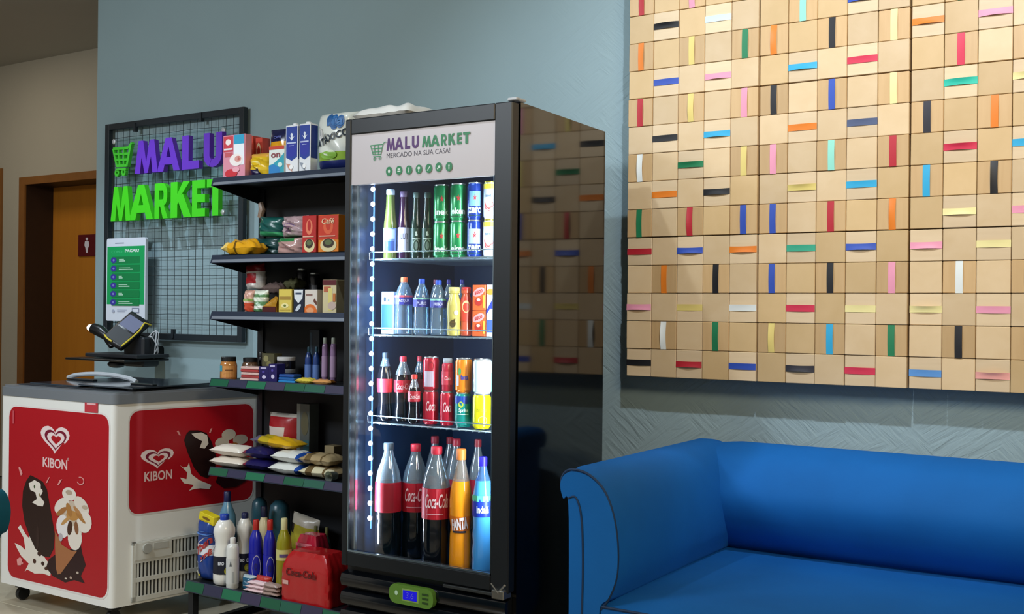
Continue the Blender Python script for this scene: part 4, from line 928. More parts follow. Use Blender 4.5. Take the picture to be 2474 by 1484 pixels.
carton('red vacuum brick of coffee on the second shelf', 729, 762, 521, 3.335, S2, .06, '#b3211f', coffee('#b3211f', '#e07a5a', '', 0), name='coffee_brick', cat='coffee pack')
carton('orange and red brick of coffee beside the fridge on the second shelf', 767, 816, 519, 3.335, S2, .065, '#e07e1e', coffee('#c8361c', '#e0603a', '', 1), name='coffee_brick', cat='coffee pack')
tb = MB(); p = at(638, 508, 3.52); tb.tube([(p.x, 3.50, p.z+.03), (p.x+.01, 3.50, p.z), (p.x-.004, 3.50, p.z-.035)], [.012, .016, .012], 8)
o = tb.build('twisted_packet', M('#a58c7a', .4), None, smooth=True, loc=(p.x, 3.5, p.z)); tag(o, 'small twisted brown and white packet hanging at the back edge above the green bags', 'packet')
# ------------------------------------------------------------------ third shelf
pouch('upper red and white snack bag at the left of the third shelf', 584, 626, 652, 3.42, S3+.10, .07, ['#e0dbd6', '#b3202a', '#7c1218'], lambda u, v: 2 if v > .7 else (1 if .28 < v < .62 and .1 < u < .8 else 0), wr=.9, seed=31, h=.118, name='snack_bag', tilt=-.05)
pouch('small orange and pink bag under the red and white snack bag', 583, 606, 712, 3.335, S3, .05, ['#d0a090', '#c84a2c', '#8aa050'], lambda u, v: 1 if v < .45 and u > .3 else (2 if .5 < v < .65 else 0), wr=1, seed=32, h=.098, name='small_bag')
pouch('green and white bag on the third shelf beside the gold packet', 606, 638, 706, 3.335, S3, .05, ['#5f8c5c', '#dfe4d4', '#2c5c3a'], lambda u, v: 1 if int(v*6) % 2 else 0, wr=.9, seed=33, h=.098, name='green_white_bag')
mb = MB(); a, b = at(637, 742, 3.35), at(672, 742, 3.35); zt_ = at(655, 716, 3.35).z
mb.add([(a.x, 3.34, S3), (b.x, 3.34, S3), (b.x, 3.39, S3), (a.x, 3.40, S3), (a.x+.008, 3.34, S3+.03), (b.x-.002, 3.34, S3+.035), ((a.x+b.x)/2+.012, 3.365, zt_), ((a.x+b.x)/2+.022, 3.37, zt_-.004)], [(0, 3, 2, 1), (0, 1, 5, 4), (4, 5, 7, 6), (1, 2, 7, 5), (2, 3, 6, 7), (3, 0, 4, 6)])
o = mb.build('gold_packet', M('#b98524', .2, .3), None, loc=((a.x+b.x)/2, 3.365, S3)); tag(o, 'gold foil packet with a pointed top on the third shelf', 'packet')
MB().box(a.x+.004, b.x-.004, 3.338, 3.3395, S3+.001, S3+.028).build('print', M('#4a1214', .4), o, world=True)
t = carton('pale yellow lidded tub on the third shelf', 673, 704, 699, 3.335, S3, .05, '#d9c25a', [('r', .06, .56, .95, .70, '#a3823a'), ('e', .5, .32, .28, .10, '#efe2a0'), ('e', .5, .32, .10, .05, '#6a7a3a'), ('r', .1, .12, .9, .18, '#c9ae48')], name='yellow_tub', cat='tub')
carton('navy and white box beside the pale yellow tub', 709, 733, 699, 3.335, S3, .05, '#1b2438', [('p', [(.04, .98), (.96, .98), (.90, .62), (.5, .42), (.10, .62)], '#dadfe4'), ('r', .2, .78, .8, .86, '#3a4860'), ('p', ell(.5, .24, .30, .10, rot=.4), '#c8d2dc')], name='food_box')
carton('white and orange box on the third shelf', 736, 766, 700, 3.335, S3, .06, '#d8cfc4', [('p', ell(.45, .06, .55, .34), '#e0702a'), ('p', ell(.45, .14, .30, .12), '#e9a070'), ('r', .12, .74, .62, .82, '#8a6a60'), ('p', [(.7, .52), (.98, .34), (.98, .5), (.8, .64)], '#6a3c2c')], name='food_box')
carton('cream box with a dark red top at the right of the third shelf', 779, 812, 676, 3.335, S3, .07, '#d6c79c', [('r', 0, .84, 1, 1, '#5c1820'), ('r', .1, .64, .6, .8, '#c06a4a'), ('r', .42, .1, .72, .75, '#e2d27c'), ('p', ell(.7, .24, .3, .12), '#c9b0a4'), ('r', .78, .36, .96, .60, '#c8763a')], name='food_box')
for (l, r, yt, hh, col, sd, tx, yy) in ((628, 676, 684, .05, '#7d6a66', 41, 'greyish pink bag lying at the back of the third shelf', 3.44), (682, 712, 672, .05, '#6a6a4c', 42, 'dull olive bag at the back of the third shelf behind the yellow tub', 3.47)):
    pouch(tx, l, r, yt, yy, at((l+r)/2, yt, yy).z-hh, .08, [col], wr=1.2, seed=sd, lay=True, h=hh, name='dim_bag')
for l, r, yt, tx in ((716, 742, 650, 'left'), (746, 772, 660, 'right')):
    z_ = S3+.115
    can('small dark tin standing high at the back of the third shelf, %s one' % tx, l, r, yt, 3.555, S3, '#23242a', [('r', -.5, .5, .5, .7, '#77767a')], name='dark_tin', cat='tin', group='dark tins at the back of the third shelf')
# ------------------------------------------------------------------ fourth shelf
def jar(label, l, r, yt, Y, z, col, cap, dec=(), name='jar'):
    c = at((l+r)/2, 742, Y); R = rad(l, r, Y); H = at((l+r)/2, yt, Y).z-z
    t = empty(name, (c.x, Y, z), label, 'jar')
    b = MB().lathe([(R*.92, 0), (R, H*.05), (R, H*.62), (R*.92, H*.74), (R*.84, H*.80)], 22).build('body', M(col, .15, coat=.5), t, smooth=.8)
    MB().lathe([(R*.88, H*.80), (R*.88, H*.985), (R*.84, H)], 20).build('lid', M(cap, .35), t, smooth=.7)
    a = CAMD(c)
    if dec: prints(b, dec, lambda u, v, L: ((R+L)*math.sin(u+a), -(R+L)*math.cos(u+a), H*v), lift=.0008)
    return t
jar('orange jar with a black lid at the left end of the fourth shelf', 533, 575, 862, 3.355, S4, '#b5783c', '#15161a', [('r', -.9, .10, .9, .60, '#c98c4c'), ('p', ell(-.1, .2, .55, .10), '#d9704a'), ('r', -1.3, .36, -.8, .62, '#3f93a8'), ('r', -.4, .40, .5, .45, '#7a4a20')])
jar('glass jar with a dark lid behind the red and white sachets', 586, 626, 864, 3.42, S4, '#5d4434', '#14151a', [('r', -.9, .2, .9, .62, '#b06a5c')])
jar('tall dark jar at the back of the fourth shelf behind the sachets', 622, 646, 850, 3.50, S4, '#1c1c26', '#101116')
for k in range(5):
    a, b = at(582, 742, 3.335), at(626, 742, 3.335); z_ = S4+k*.0125
    o = MB().rbox(a.x+.003*((k*7) % 3-1), b.x+.004*((k*5) % 3-1), 3.335+.002*(k % 2), 3.395, z_, z_+.0115, .003).build('sachet', M(('#d8b6b0', '#a83a3c')[k % 2], .3, coat=.3), None, loc=((a.x+b.x)/2, 3.365, z_))
    tag(o, ('pink and white sachet, %s of the flat stack on the fourth shelf' % ('bottom', 'second', 'middle', 'fourth', 'top')[k]), 'sachet', 'flat sachets on the fourth shelf')
for k, (l, r, yt) in enumerate(((627, 650, 886), (650, 670, 880))):
    carton('small deep violet carton on the fourth shelf, %s one' % ('left', 'right')[k], l, r, yt, 3.335, S4, .05, '#1d1458', [('e', .55, .32, .2, .12, '#cfc8e6'), ('r', .2, .84, .8, .95, '#b9b4d6'), ('e', .5, .65, .14, .08, '#4a3f96')], name='violet_carton', cat='carton', group='small violet cartons')
c_ = at(648, 742, 3.44); pz = at(648, 884, 3.44).z
carton('tub of dried herbs behind the violet cartons', 634, 663, 854, 3.42, S4, .05, '#4f4c34', [('e', .35, .8, .2, .12, '#8a855c'), ('e', .6, .6, .2, .12, '#787348')], name='herb_tub', cat='tub')
for k, (yt, tx) in enumerate(((880, 'lower'), (858, 'upper'))):
    zz = S4 if k == 0 else None
    c = at(693, 742, 3.45); R = rad(670, 716, 3.45)
    t = empty('wide_jar', (c.x, 3.45, S4+.052*k), 'wide low jar with a %s lid behind the blue packets, %s of two stacked' % (('silver', 'white')[k], tx), 'jar')
    MB().lathe([(R*.95, 0), (R, .005), (R, .034), (R*.95, .036)], 20).build('body', M('#1a1a22', .2), t, smooth=.7)
    MB().lathe([(R*.98, .036), (R*1.0, .038), (R*1.0, .050), (R*.95, .0515)], 20).build('lid', M(('#8f96a0', '#c9c8c8')[k], .35), t, smooth=.7)
for k in range(3):
    a, b = at(673, 742, 3.335), at(713, 742, 3.335); z_ = S4+k*.0125
    o = MB().rbox(a.x+.002*k, b.x-.003*k, 3.335, 3.385, z_, z_+.0118, .003).build('blue_packet', M(('#2a82c4', '#1f5fa6', '#24509a')[k], .3, coat=.3), None, loc=((a.x+b.x)/2, 3.36, z_))
    tag(o, 'flat blue packet on the fourth shelf, %s of three stacked' % ('bottom', 'middle', 'top')[k], 'packet', 'flat blue packets')
pouch('flat pale yellow packet lying on the fourth shelf', 714, 752, 905, 3.335, S4, .05, ['#d6c24a'], wr=.6, seed=51, lay=True, h=.026, name='yellow_packet', cat='packet')
pouch('flat gold and brown bar lying beside the pale yellow packet', 754, 796, 908, 3.335, S4, .05, ['#7a4a1c', '#d89a5a'], lambda u, v: 1 if u < .35 else 0, wr=.6, seed=52, lay=True, h=.024, name='chocolate_bar', cat='bar')
for k, (l, r, yt) in enumerate(((738, 756, 838), (757, 775, 838))):
    bottle('blue_bottle', 'dark blue shaped bottle standing on the fourth shelf, %s one' % ('left', 'right')[k], l, r, yt, 3.45, S4, 'clean', '#23407e', cap='#1c4a5c', lab='#5a78b4', labz=(.1, .5), group='dark blue bottles')
for k, (l, r, yt) in enumerate(((779, 794, 816), (799, 815, 816))):
    bottle('shampoo_bottle', 'pale pink shampoo bottle beside the fridge on the fourth shelf, %s one' % ('left', 'right')[k], l, r, yt, 3.42, S4, 'tall', '#8c6f92', cap='#9aa094', capr=.7, lab='#a589a8', labz=(.15, .6), group='pale pink shampoo bottles')
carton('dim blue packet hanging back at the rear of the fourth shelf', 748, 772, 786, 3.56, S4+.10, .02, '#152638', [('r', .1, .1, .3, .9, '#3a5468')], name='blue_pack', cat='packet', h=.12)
# ------------------------------------------------------------------ fifth shelf
for k in range(2):
    pouch('small white bag of sugar at the left of the fifth shelf, %s of two' % ('lower', 'upper')[k], 508, 586, 1100, 3.335, S5+.049*k, .12, ['#dcd2c4'], wr=.5, seed=61+k, lay=True, h=.048, name='sugar_bag', rough=.4, group='white bags at the left of the fifth shelf')
    pouch('dark violet bag on the fifth shelf, %s of two' % ('lower', 'upper')[k], 588, 648, 1095, 3.345, S5+.051*k, .12, ['#1a1650', '#7a1c34'], lambda u, v: 1 if v < .12 else 0, wr=.7, seed=63+k, lay=True, h=.05, name='violet_bag', group='dark violet bags')
    pouch('white and blue bag on the right half of the fifth shelf, %s of two' % ('lower', 'upper')[k], 650+k*6, 722+k*2, 1100, 3.335, S5+.051*k, .12, ['#d9dcd8', '#1f4aa0'], lambda u, v: 1 if v > .86 or (u > .8 and v > .5) else 0, wr=.6, seed=65+k, lay=True, h=.05, name='flour_bag', rough=.35, group='white and blue bags')
    pouch('brown and cream bag at the right of the fifth shelf, %s of two' % ('lower', 'upper')[k], 724, 806-k*8, 1090, 3.340, S5+.051*k, .12, ['#a8926c', '#6f5a38', '#d8cfae'], lambda u, v: 1 if (.2 < v < .35 or .7 < v < .78) else (2 if u < .2 and k == 0 else 0), wr=.8, seed=67+k, lay=True, h=.05, name='brown_bag', group='brown and cream bags')
pouch('yellow bag draped over the dark violet bags on the fifth shelf', 606, 704, 1068, 3.36, S5+.104, .11, ['#d6a81c', '#b8a020', '#5c5470'], lambda u, v: 2 if v < .18 else (1 if v < .45 else 0), wr=1.2, seed=69, lay=True, h=.045, name='yellow_bag', tilt=.06)
pouch('standing red and white bag at the back of the fifth shelf', 640, 708, 1000, 3.475, S5, .08, ['#b01c26', '#e3d8d0', '#c9c0b4'], lambda u, v: 2 if v > .93 else (1 if (.30 < v < .72 and .05 < u < .72) or v < .28 else 0), wr=.5, seed=70, name='flour_bag', rough=.35,
      dec=[('t', 'Wilson', .38, .52, .52, .16, .02, 0, .05, '#b8434a')] if False else [('p', ell(.36, .50, .24, .08), '#d58a84'), ('p', ell(.38, .40, .18, .05), '#8c2028')])
carton('tall grey and teal carton at the back of the fifth shelf', 720, 750, 976, 3.51, S5, .06, '#59605e', [('r', .0, .0, .28, 1, '#8e9492'), ('r', .55, 0, 1, .45, '#3c6a70'), ('e', .65, .7, .3, .18, '#5f5c44')], name='tall_carton', cat='carton')
carton('narrow dark box with a red end at the right of the fifth shelf', 787, 810, 1078, 3.47, S5, .05, '#8a7a5a', [('r', .2, .1, .9, .4, '#b03a2c')], name='food_box')
c = at(806, 742, 3.338); t = empty('plastic_cup', (c.x, 3.35, S5), 'small clear plastic cup at the right end of the fifth shelf', 'cup')
# a cup lying on its side shows its round mouth
mb = MB(); mb.lathe([(.0001, 0), (.016, .001), (.020, .04), (.0215, .042), (.0195, .040), (.0155, .003), (.0001, .003)], 16)
cu = mb.build('bowl', clear('#c8d0c8', .25), t, smooth=.8); cu.rotation_euler = (PI/2, 0, 0); cu.location = (0, .01, .0225)
# ------------------------------------------------------------------ bottom shelf
B0 = 3.21
pouch('blue detergent bag with red and white lettering at the left of the bottom shelf', 474, 516, 1252, 3.215, S6, .10, ['#1d3f8c', '#dfe2ea'], lambda u, v: 1 if .42 < v < .60 else 0, wr=.35, seed=81, flat=4, name='detergent_bag', nx=16, nz=24,
      dec=[('p', ell(.5, .50, .52, .17, rot=.25), '#e6e0e4'), ('t', 'Tixan', .55, .57, .82, .14, .04, .1, .30, '#a3282c'), ('t', 'YPÊ', .68, .42, .52, .10, .04, .1, .30, '#b5382e'), ('p', ell(.20, .14, .18, .07), '#e2cf3a'), ('p', ell(.20, .14, .08, .03), '#e9e9d8'), ('p', ell(.55, .76, .4, .03), '#5a86c8')])
t_ = carton('small yellow soap pack resting on the detergent bag', 484, 520, 1250, 3.225, at(500, 1266, 3.225).z+.004, .04, '#dcc820', [('e', .5, .5, .26, .18, '#7a5a10'), ('r', .1, .1, .9, .2, '#b8a010')], h=.036, name='soap_pack', cat='packet')
t_.rotation_euler.y = .22
pouch('small navy and pink sachet behind the yellow soap pack', 492, 540, 1235, 3.335, at(515, 1280, 3.335).z, .03, ['#2a1c5c', '#e04a86'], lambda u, v: 1 if u > .55 and v < .5 else 0, wr=1, seed=82, h=.062, name='sachet', cat='sachet', rough=.3)
lemon = [('r', -1.0, .0, 1.0, 1.0, '#141828'), ('t', 'BRO', -.28, .62, .55, .20, .04, '#d9dce4'), ('t', 'O', .36, .62, .30, .26, .05, '#e6e8ee'), ('e', .32, .2, .32, .22, '#cfc42a'), ('e', .32, .2, .18, .12, '#e2dc70')]
bottle('bleach_bottle', 'white bottle with a blue cap and dark label in front on the bottom shelf', 521, 575, 1243, 3.245, S6, 'milk', '#e9e7e0', cap='#1a3fa8', capr=.42, lab='#141828', labz=(.17, .42), dec=lemon, rough=.4) if False else \
bottle('bleach_bottle', 'white bottle with a blue cap and dark label in front on the bottom shelf', 521, 575, 1243, 3.245, S6, 'milk', '#e9e7e0', cap='#1a3fa8', capr=.42, lab='#141828', labz=(.17, .42), dec=lemon)
bottle('bleach_bottle', 'white bottle with a dark cap half behind the front white bottle', 577, 617, 1240, 3.335, S6, 'milk', '#dcdad2', cap='#16204a', capr=.42, lab='#141828', labz=(.17, .42), dec=lemon)
bottle('slim_white_bottle', 'slim plain white bottle at the front edge of the bottom shelf', 553, 584, 1300, 3.219, S6, 'tall', '#dcdcd8', cap='#e2e2de', capr=.45, lab='#cfd0ce', labz=(.1, .6), dec=[('p', [(-.5, .7), (-.1, .7), (-.3, .95)], '#5a5e62'), ('r', -.1, .05, .2, .5, '#a9acac')])
bottle('water_jug', 'pale blue jug with a navy cap at the back left of the bottom shelf', 530, 578, 1188, 3.36, S6, 'jug', '#5d8ba6', cap='#141d4c', capr=.36)
for k, (l, r, x) in enumerate(((607, 641, 'left of two with red caps'), (642, 674, 'right of two with red caps'))):
    bottle('cleaner_bottle', 'royal blue cleaner bottle on the bottom shelf, '+x, l, r, 1257, 3.30, S6, 'clean', '#1d22a0', cap='#b0221c', capr=.45, lab='#1d22a0', labz=(.08, .50), dec=[('e', .1, .5, .62, .46, '#cfcfe0'), ('t', 'O', 0, .55, .40, .26, .05, '#23246a')], group='royal blue cleaner bottles')
bottle('cream_bottle', 'cream bottle with a navy cap behind the royal blue bottles', 626, 660, 1224, 3.41, S6, 'clean', '#cfc29c', cap='#141a38', capr=.45)
bottle('dish_soap_bottle', 'yellow green dish soap bottle on the bottom shelf', 673, 711, 1253, 3.27, S6, 'clean', '#8f8a1c', cap='#c9c290', capr=.42, lab='#c8c27c', labz=(.46, .60), dec=[('r', -.6, .3, .5, .6, '#5a4a78')])
pouch('standing yellow pouch leaning at the back of the bottom shelf', 692, 756, 1238, 3.46, S6+.11, .06, ['#a89c30', '#b9b2a4', '#2c1c1c'], lambda u, v: 1 if v > .78 else (2 if .5 < v < .72 and u < .25 else 0), wr=.5, seed=84, h=.17, name='refill_pouch', tilt=.16)
carton('low dark box holding the yellow pouch at the back of the bottom shelf', 694, 752, 1310, 3.46, S6, .07, '#2a2a20', [('r', .1, .2, .9, .6, '#4a4a30')], h=.105, name='low_box')
for k, (l, r, yt) in enumerate(((612, 652, 1198), (655, 706, 1205))):
    c = at((l+r)/2, 742, 3.50); R = rad(l, r, 3.50); zt2 = at((l+r)/2, yt, 3.52).z
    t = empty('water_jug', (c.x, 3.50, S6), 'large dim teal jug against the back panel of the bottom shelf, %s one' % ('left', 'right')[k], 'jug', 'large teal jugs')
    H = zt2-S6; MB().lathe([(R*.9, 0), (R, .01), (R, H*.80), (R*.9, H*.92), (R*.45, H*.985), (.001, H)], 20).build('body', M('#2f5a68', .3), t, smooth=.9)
for k, (l, r, yt, col, ds) in enumerate(((757, 780, 1272, '#a8641c', 'orange'), (784, 806, 1275, '#2f5c4c', 'green'))):
    bottle('small_bottle', 'small %s bottle behind the red drink pack on the bottom shelf' % ds, l, r, yt, 3.46, S6, 'clean', col, cap='#6a6a3c', lab='#8a8450', labz=(.2, .5))
pouch('blue and white packet lying in front of the white bottles', 585, 615, 1376, 3.215, S6, .05, ['#1c5c7c', '#b8c8cc'], lambda u, v: 1 if v > .9 or .3 < v < .4 else 0, wr=.5, seed=86, h=.062, name='small_packet', cat='packet')
pouch('red and orange packet right of the blue and white one', 617, 652, 1380, 3.225, S6, .05, ['#b8362a', '#e07a4a'], lambda u, v: 1 if .2 < v < .7 and .2 < u < .6 else 0, wr=.6, seed=87, h=.066, name='small_packet', cat='packet')
for k in range(3):
    pouch('flat pink and white packet at the front of the bottom shelf, %s of three' % ('lowest', 'middle', 'top')[k], 594+4*k, 676, 1400, 3.200, S6+.0165*k, .045, ['#a58c84', '#e6c8cc', '#b52a3c'], lambda u, v: (1 if u < .4 else 2) if v < .55 else 0, wr=.8, seed=88+k, lay=True, h=.019, name='flat_packet', cat='packet', group='flat pink and white packets')
# shrink-wrapped pack of drinks: two blocks of film over bottle bumps
def shrink(label, l, r, yt, Y, d, col, nxb, h=None, z=S6, dec=(), txt=None):
    a, b = at(l, 742, Y), at(r, 742, Y); W_ = b.x-a.x; H = h or at((l+r)/2, yt, Y).z-z; t = empty('drink_multipack', ((a.x+b.x)/2, Y+d/2, z), label, 'multipack')
    mb = MB(); N = 44; K = 14; vs = []; rr = random.Random(5)
    for j in range(K+1):
        v = j/K
        for i in range(N):
            u = i/N*4; side = int(u); f = u-side
            x, y = ((-1+2*f, -1), (1, -1+2*f), (1-2*f, 1), (-1, 1-2*f))[side]
            bump = 1-.10*abs(math.sin(PI*nxb*(f if side in (0, 2) else f*.6)))**.5*0-.05*(1-abs(math.sin(PI*nxb*f)))
            q = (1-.30*max(0, (v-.62)/.38)**1.6)*bump*(1+.012*rr.uniform(-1, 1)); vs.append((x*W_/2*q, y*d/2*q, H*v*(1+.01*rr.uniform(-1, 1))))
    mb.add(vs, [(j*N+i, j*N+(i+1) % N, (j+1)*N+(i+1) % N, (j+1)*N+i) for j in range(K) for i in range(N)]+[tuple(range(N)), tuple(K*N+i for i in range(N))])
    o = mb.build('film', M(col, .22, coat=.5, bump=.25, bscale=30), t, smooth=.8)
    if dec: prints(o, dec, lambda u, v, L: (-W_/2+W_*u, -d/2-L-.002, H*v), lift=.001)
    return t
shrink('red shrink wrapped drink multipack at the right front of the bottom shelf', 684, 801, 1340, 3.20, .145, '#b21a1e', 4, dec=[('t', 'Coca-Cola', .44, .60, .62, .15, .02, .12, '#5a0c10'), ('r', .06, .34, .18, .42, '#d8a8a0')])
shrink('smaller red multipack standing behind the large red one', 716, 772, 1296, 3.352, .09, '#b8203a', 3, dec=[('r', .1, .8, .8, .86, '#d87a86')])

# ------------------------------------------------------------------ goods in the fridge
F1, F2, F3 = [z+.001 for z in fz_]; F4 = IZ0+.001
cl = clear('#e6f2fa', .22); clg = clear('#b8d8ee', .25)
def row(Yf): return Yf
bottle('beer_bottle', 'clear bottle with pale green neck and blue label, leftmost on the top fridge shelf', 925, 957, 458, 3.27, F1, 'beer', clear('#8c9a70', .3), '#5f6e38', .93, cap='#b9cfe6', capr=.66, lab='#6f8fc8', labz=(.10, .44), dec=[('r', -.8, .55, .7, .95, '#b9d4ea'), ('r', -.8, .05, .6, .45, '#2f55a0'), ('t', 'B', -.4, .3, .12, .16, .03, '#c9d8ee')])
bottle('wine_bottle', 'dark violet bottle with a white label on the top fridge shelf', 958, 990, 463, 3.30, F1, 'beer', '#2a1430', cap='#5a4a66', capr=.66, lab='#b9bedc', labz=(.12, .46), dec=[('t', 'LUT', .1, .62, 1.1, .25, .0, '#2a2a3c'), ('p', [(-.5, .1), (.5, .35), (.5, .37), (-.5, .12)], '#5a5a74')], glossy=.12)
for k, (l, r) in enumerate(((991, 1017), (1018, 1044))):
    bottle('beer_bottle', 'dark green beer bottle with a round label on the top fridge shelf, %s of two' % ('left', 'right')[k], l, r, 466, 3.30, F1, 'beer', '#0f2a22', cap='#4f6660', capr=.66, lab='#16382c', labz=(.08, .46), dec=[('p', ring(0, .30, .62, .26, .10), '#8fa898'), ('e', 0, .30, .30, .16, '#6f8a80'), ('t', 'a', 0, .78, .40, .18, .05, '#c8d8d0'), ('r', -.7, .55, .7, .60, '#9fb2a8')], glossy=.10, group='dark green beer bottles')
def beerdec(i, txt): return [('p', [(.0+.16*math.cos(PI/2+k*PI/5)*(1 if k % 2 == 0 else .42)*1.7, .60+.085*math.sin(PI/2+k*PI/5)*(1 if k % 2 == 0 else .42)*1.2) for k in range(10)], '#c02c34'), ('t', txt, .0, .25, 1.8, .17, .03, '#d9ece0'), ('r', -1, .10, 1, .12, '#0d4a30')]
ch1 = (at(1065, 447, 3.30).z-F1)/2-.0006
for c_i, (l, r, col, txt) in enumerate(((1046, 1084, '#138a4e', 'inek'), (1086, 1124, '#138a4e', 'eken'), (1127, 1163, '#1c3fa0', 'zero'))):
    for tier in range(2):
        can(('green beer can with a red star' if c_i < 2 else 'blue beer can with a pale panel')+' on the top fridge shelf, %s%s' % (('lower', 'upper')[tier], (' left', ' right', '')[c_i]), l, r, 0, 3.30, F1+tier*(ch1+.0006), col,
            beerdec(c_i, txt) if c_i < 2 else [('r', -.8, .36, .8, .76, '#a9bcc8' if tier == 0 else '#7fb8d8')]+beerdec(c_i, txt), h=ch1, group='beer cans two high' if c_i < 2 else 'blue beer cans')
for tier in range(2):
    can('white yellow topped can with a red slice, right end of the top fridge shelf, '+('lower', 'upper')[tier], 1166, 1200, 0, 3.30, F1+tier*(ch1+.0006), '#dce4ea', [('r', -1.3, .80, 1.3, .93, '#d9c83a'), ('p', [(-1.0, .46), (.5, .48), (.3, .30), (-.2, .20), (-.7, .26)], '#c8262a'), ('p', [(-.9, .43), (.35, .45), (.15, .32), (-.2, .25), (-.6, .30)], '#e0504a'), ('t', 'ANTARCTICA' if 0 else 'soda', -.2, .62, 1.0, .08, .02, '#5a7a9c')], h=ch1, top='#d6c84a', group='white and yellow cans')
# second row behind, seen through the gaps
for k, px in enumerate((1046, 1086)):
    can('green beer can of the back row on the top fridge shelf, %s of two' % ('left', 'right')[k], px+8, px+42, 0, 3.42, F1, '#117a46', h=ch1, group='back row of green cans')
# second fridge shelf
def wd_(txt, top): return [('r', -1.6, .80, 1.6, 1.0, top), ('r', -1.6, .0, 1.6, .74, '#3a3c96'), ('t', txt, .0, .40, 1.2, .34, .03, '#c9cdf2')]
carton('white and blue carton at the far left of the second fridge shelf', 921, 951, 705, 3.27, F2, .05, '#a9c6dc', [('p', ell(.3, .82, .10, .06), '#2c3a4c'), ('r', .05, .1, .95, .7, '#2c5c8c'), ('e', .6, .8, .08, .03, '#3a4c60')], name='drink_carton', cat='carton')
bottle('water_bottle', 'clear water bottle with an orange cap on the second fridge shelf', 954, 998, 670, 3.285, F2, 'water', clear('#b8d4e8', .3), '#4f80a0', .0, cap='#e8724a', lab='#3a3c96', labz=(.52, .68), dec=wd_('ACQUA', '#dc5a6a'))
bottle('water_bottle', 'clear water bottle with a blue cap next to the orange capped one', 999, 1038, 674, 3.275, F2, 'water', clear('#b0d0e6', .3), cap='#2a54c8', lab='#3a3c96', labz=(.50, .66), dec=wd_('PURIS', '#8ecfb4'))
bottle('water_bottle', 'clear water bottle with a blue cap beside the yellow bottle', 1040, 1078, 677, 3.275, F2, 'water', clear('#b0d0e6', .3), cap='#2a54c8', lab='#3a3c96', labz=(.50, .66), dec=wd_('FRESCA', '#8ecfb4'))
for k, (l, r, cp_) in enumerate(((962, 992, '#a83a34'), (1004, 1034, '#c26a5c'), (1038, 1066, '#7a3c58'), (1070, 1098, '#2a2c8c'), (1102, 1130, '#2a2c8c'))):
    bottle('water_bottle', 'water bottle of the back row on the second fridge shelf, %s from the left' % ('first', 'second', 'third', 'fourth', 'fifth')[k], l, r, 676, 3.40, F2, 'water', clg, cap=cp_, lab='#34388c', labz=(.52, .66), group='back row of water bottles')
bottle('juice_bottle', 'pale yellow waisted bottle on the second fridge shelf', 1080, 1114, 694, 3.275, F2, 'gold', '#c2b660', cap='#cfc47c', capr=.82, lab='#b9ac58', labz=(.10, .62), dec=[('p', ell(-.2, .28, .45, .14), '#4a3c20'), ('p', [(-.6, .34), (.2, .5), (.1, .3)], '#5a4420'), ('e', .3, .72, .3, .1, '#d6c0a0')])
bottle('juice_bottle', 'orange juice bottle with a red cap behind the stacked cartons', 1111, 1141, 694, 3.30, F2, 'gold', '#c2553a', cap='#b82c26', capr=.8, lab='#c8402c', labz=(.3, .8), dec=[('e', 0, .6, .6, .25, '#e0c080')])
bh = (at(1160, 688, 3.275).z-F2)/2-.0008
for tier in range(2):
    carton('orange and red juice box on the second fridge shelf, %s of two stacked' % ('lower', 'upper')[tier], 1141, 1172, 0, 3.275, F2+tier*(bh+.0008), .045, '#d8602c', [('p', ell(.5, .72, .46, .16, rot=.2), '#d8a0a0'), ('t', 'suco', .5, .72, .6, .14, .03, .1, .2, '#b8302c'), ('p', ell(.5, .34, .28, .16), '#b02a20'), ('e', .5, .42, .14, .06, '#f0dcb4'), ('r', .86, .1, 1, .6, '#e6b43c')], h=bh, name='juice_box', group='orange juice boxes')
carton('white and blue drink carton at the right end of the second fridge shelf', 1175, 1200, 688, 3.275, F2, .05, '#d6dce8', [('p', [(0, .5), (.6, .72), (1, .64), (1, .52), (.4, .54), (0, .42)], '#2438a0'), ('r', .1, .08, .7, .32, '#3a58b8'), ('e', .4, .86, .4, .06, '#e0882c')], name='drink_carton', cat='carton')
# third fridge shelf
cola = [('r', -1.9, .08, 1.9, .92, '#b81c30'), ('t', 'Coca-Cola', .1, .5, 1.7, .48, .01, .28, '#e9c9cc')]
bottle('cola_bottle', 'dark cola bottle with a dark cap, leftmost on the third fridge shelf', 913, 951, 852, 3.262, F3, 'coke', clg, '#0d1018', .80, cap='#2c3c4c', lab='#c23040', labz=(.42, .62))
bottle('cola_bottle', 'dark cola bottle with a red cap at the front of the third fridge shelf', 954, 997, 861, 3.29, F3, 'coke', clear('#ccdce6', .3), '#0b0d14', .72, cap='#d23044', lab='#b81c30', labz=(.45, .64), dec=cola)
bottle('cola_bottle', 'short cola bottle with an orange red cap on the third fridge shelf', 988, 1018, 905, 3.255, F3, 'coke', clear('#ccdce6', .3), '#0b0d14', .74, cap='#d83a30', lab='#b81c30', labz=(.45, .66), dec=cola, capr=.5)
bottle('cola_bottle', 'cola bottle with a red cap behind the short one', 1000, 1030, 861, 3.38, F3, 'coke', clg, '#0d1018', .75, cap='#b02a3c', lab='#8c1c34', labz=(.42, .64))
ch3 = (at(1045, 862, 3.285).z-F3)/2-.0006
reds = [('p', ell(.0, .74, .35, .12), '#8c1424'), ('r', -.9, .12, .3, .58, '#b6a8b8')]
redl = [('t', 'Coca', .0, .55, 1.2, .3, .02, .25, '#dcb8bc')]
for l, r, yt, n_ in ((1024, 1062, 0, 0), (1066, 1100, 0, 1)):
    for tier in range(2):
        if n_ == 1 and tier == 1: continue
        can('red cola can on the third fridge shelf, %s%s' % (('lower', 'upper')[tier], (' in the left stack', ' of the right column')[n_]), l, r, 0, 3.285, F3+tier*(ch3+.0006), '#b51c34', reds if tier else redl, h=ch3, group='red cola cans')
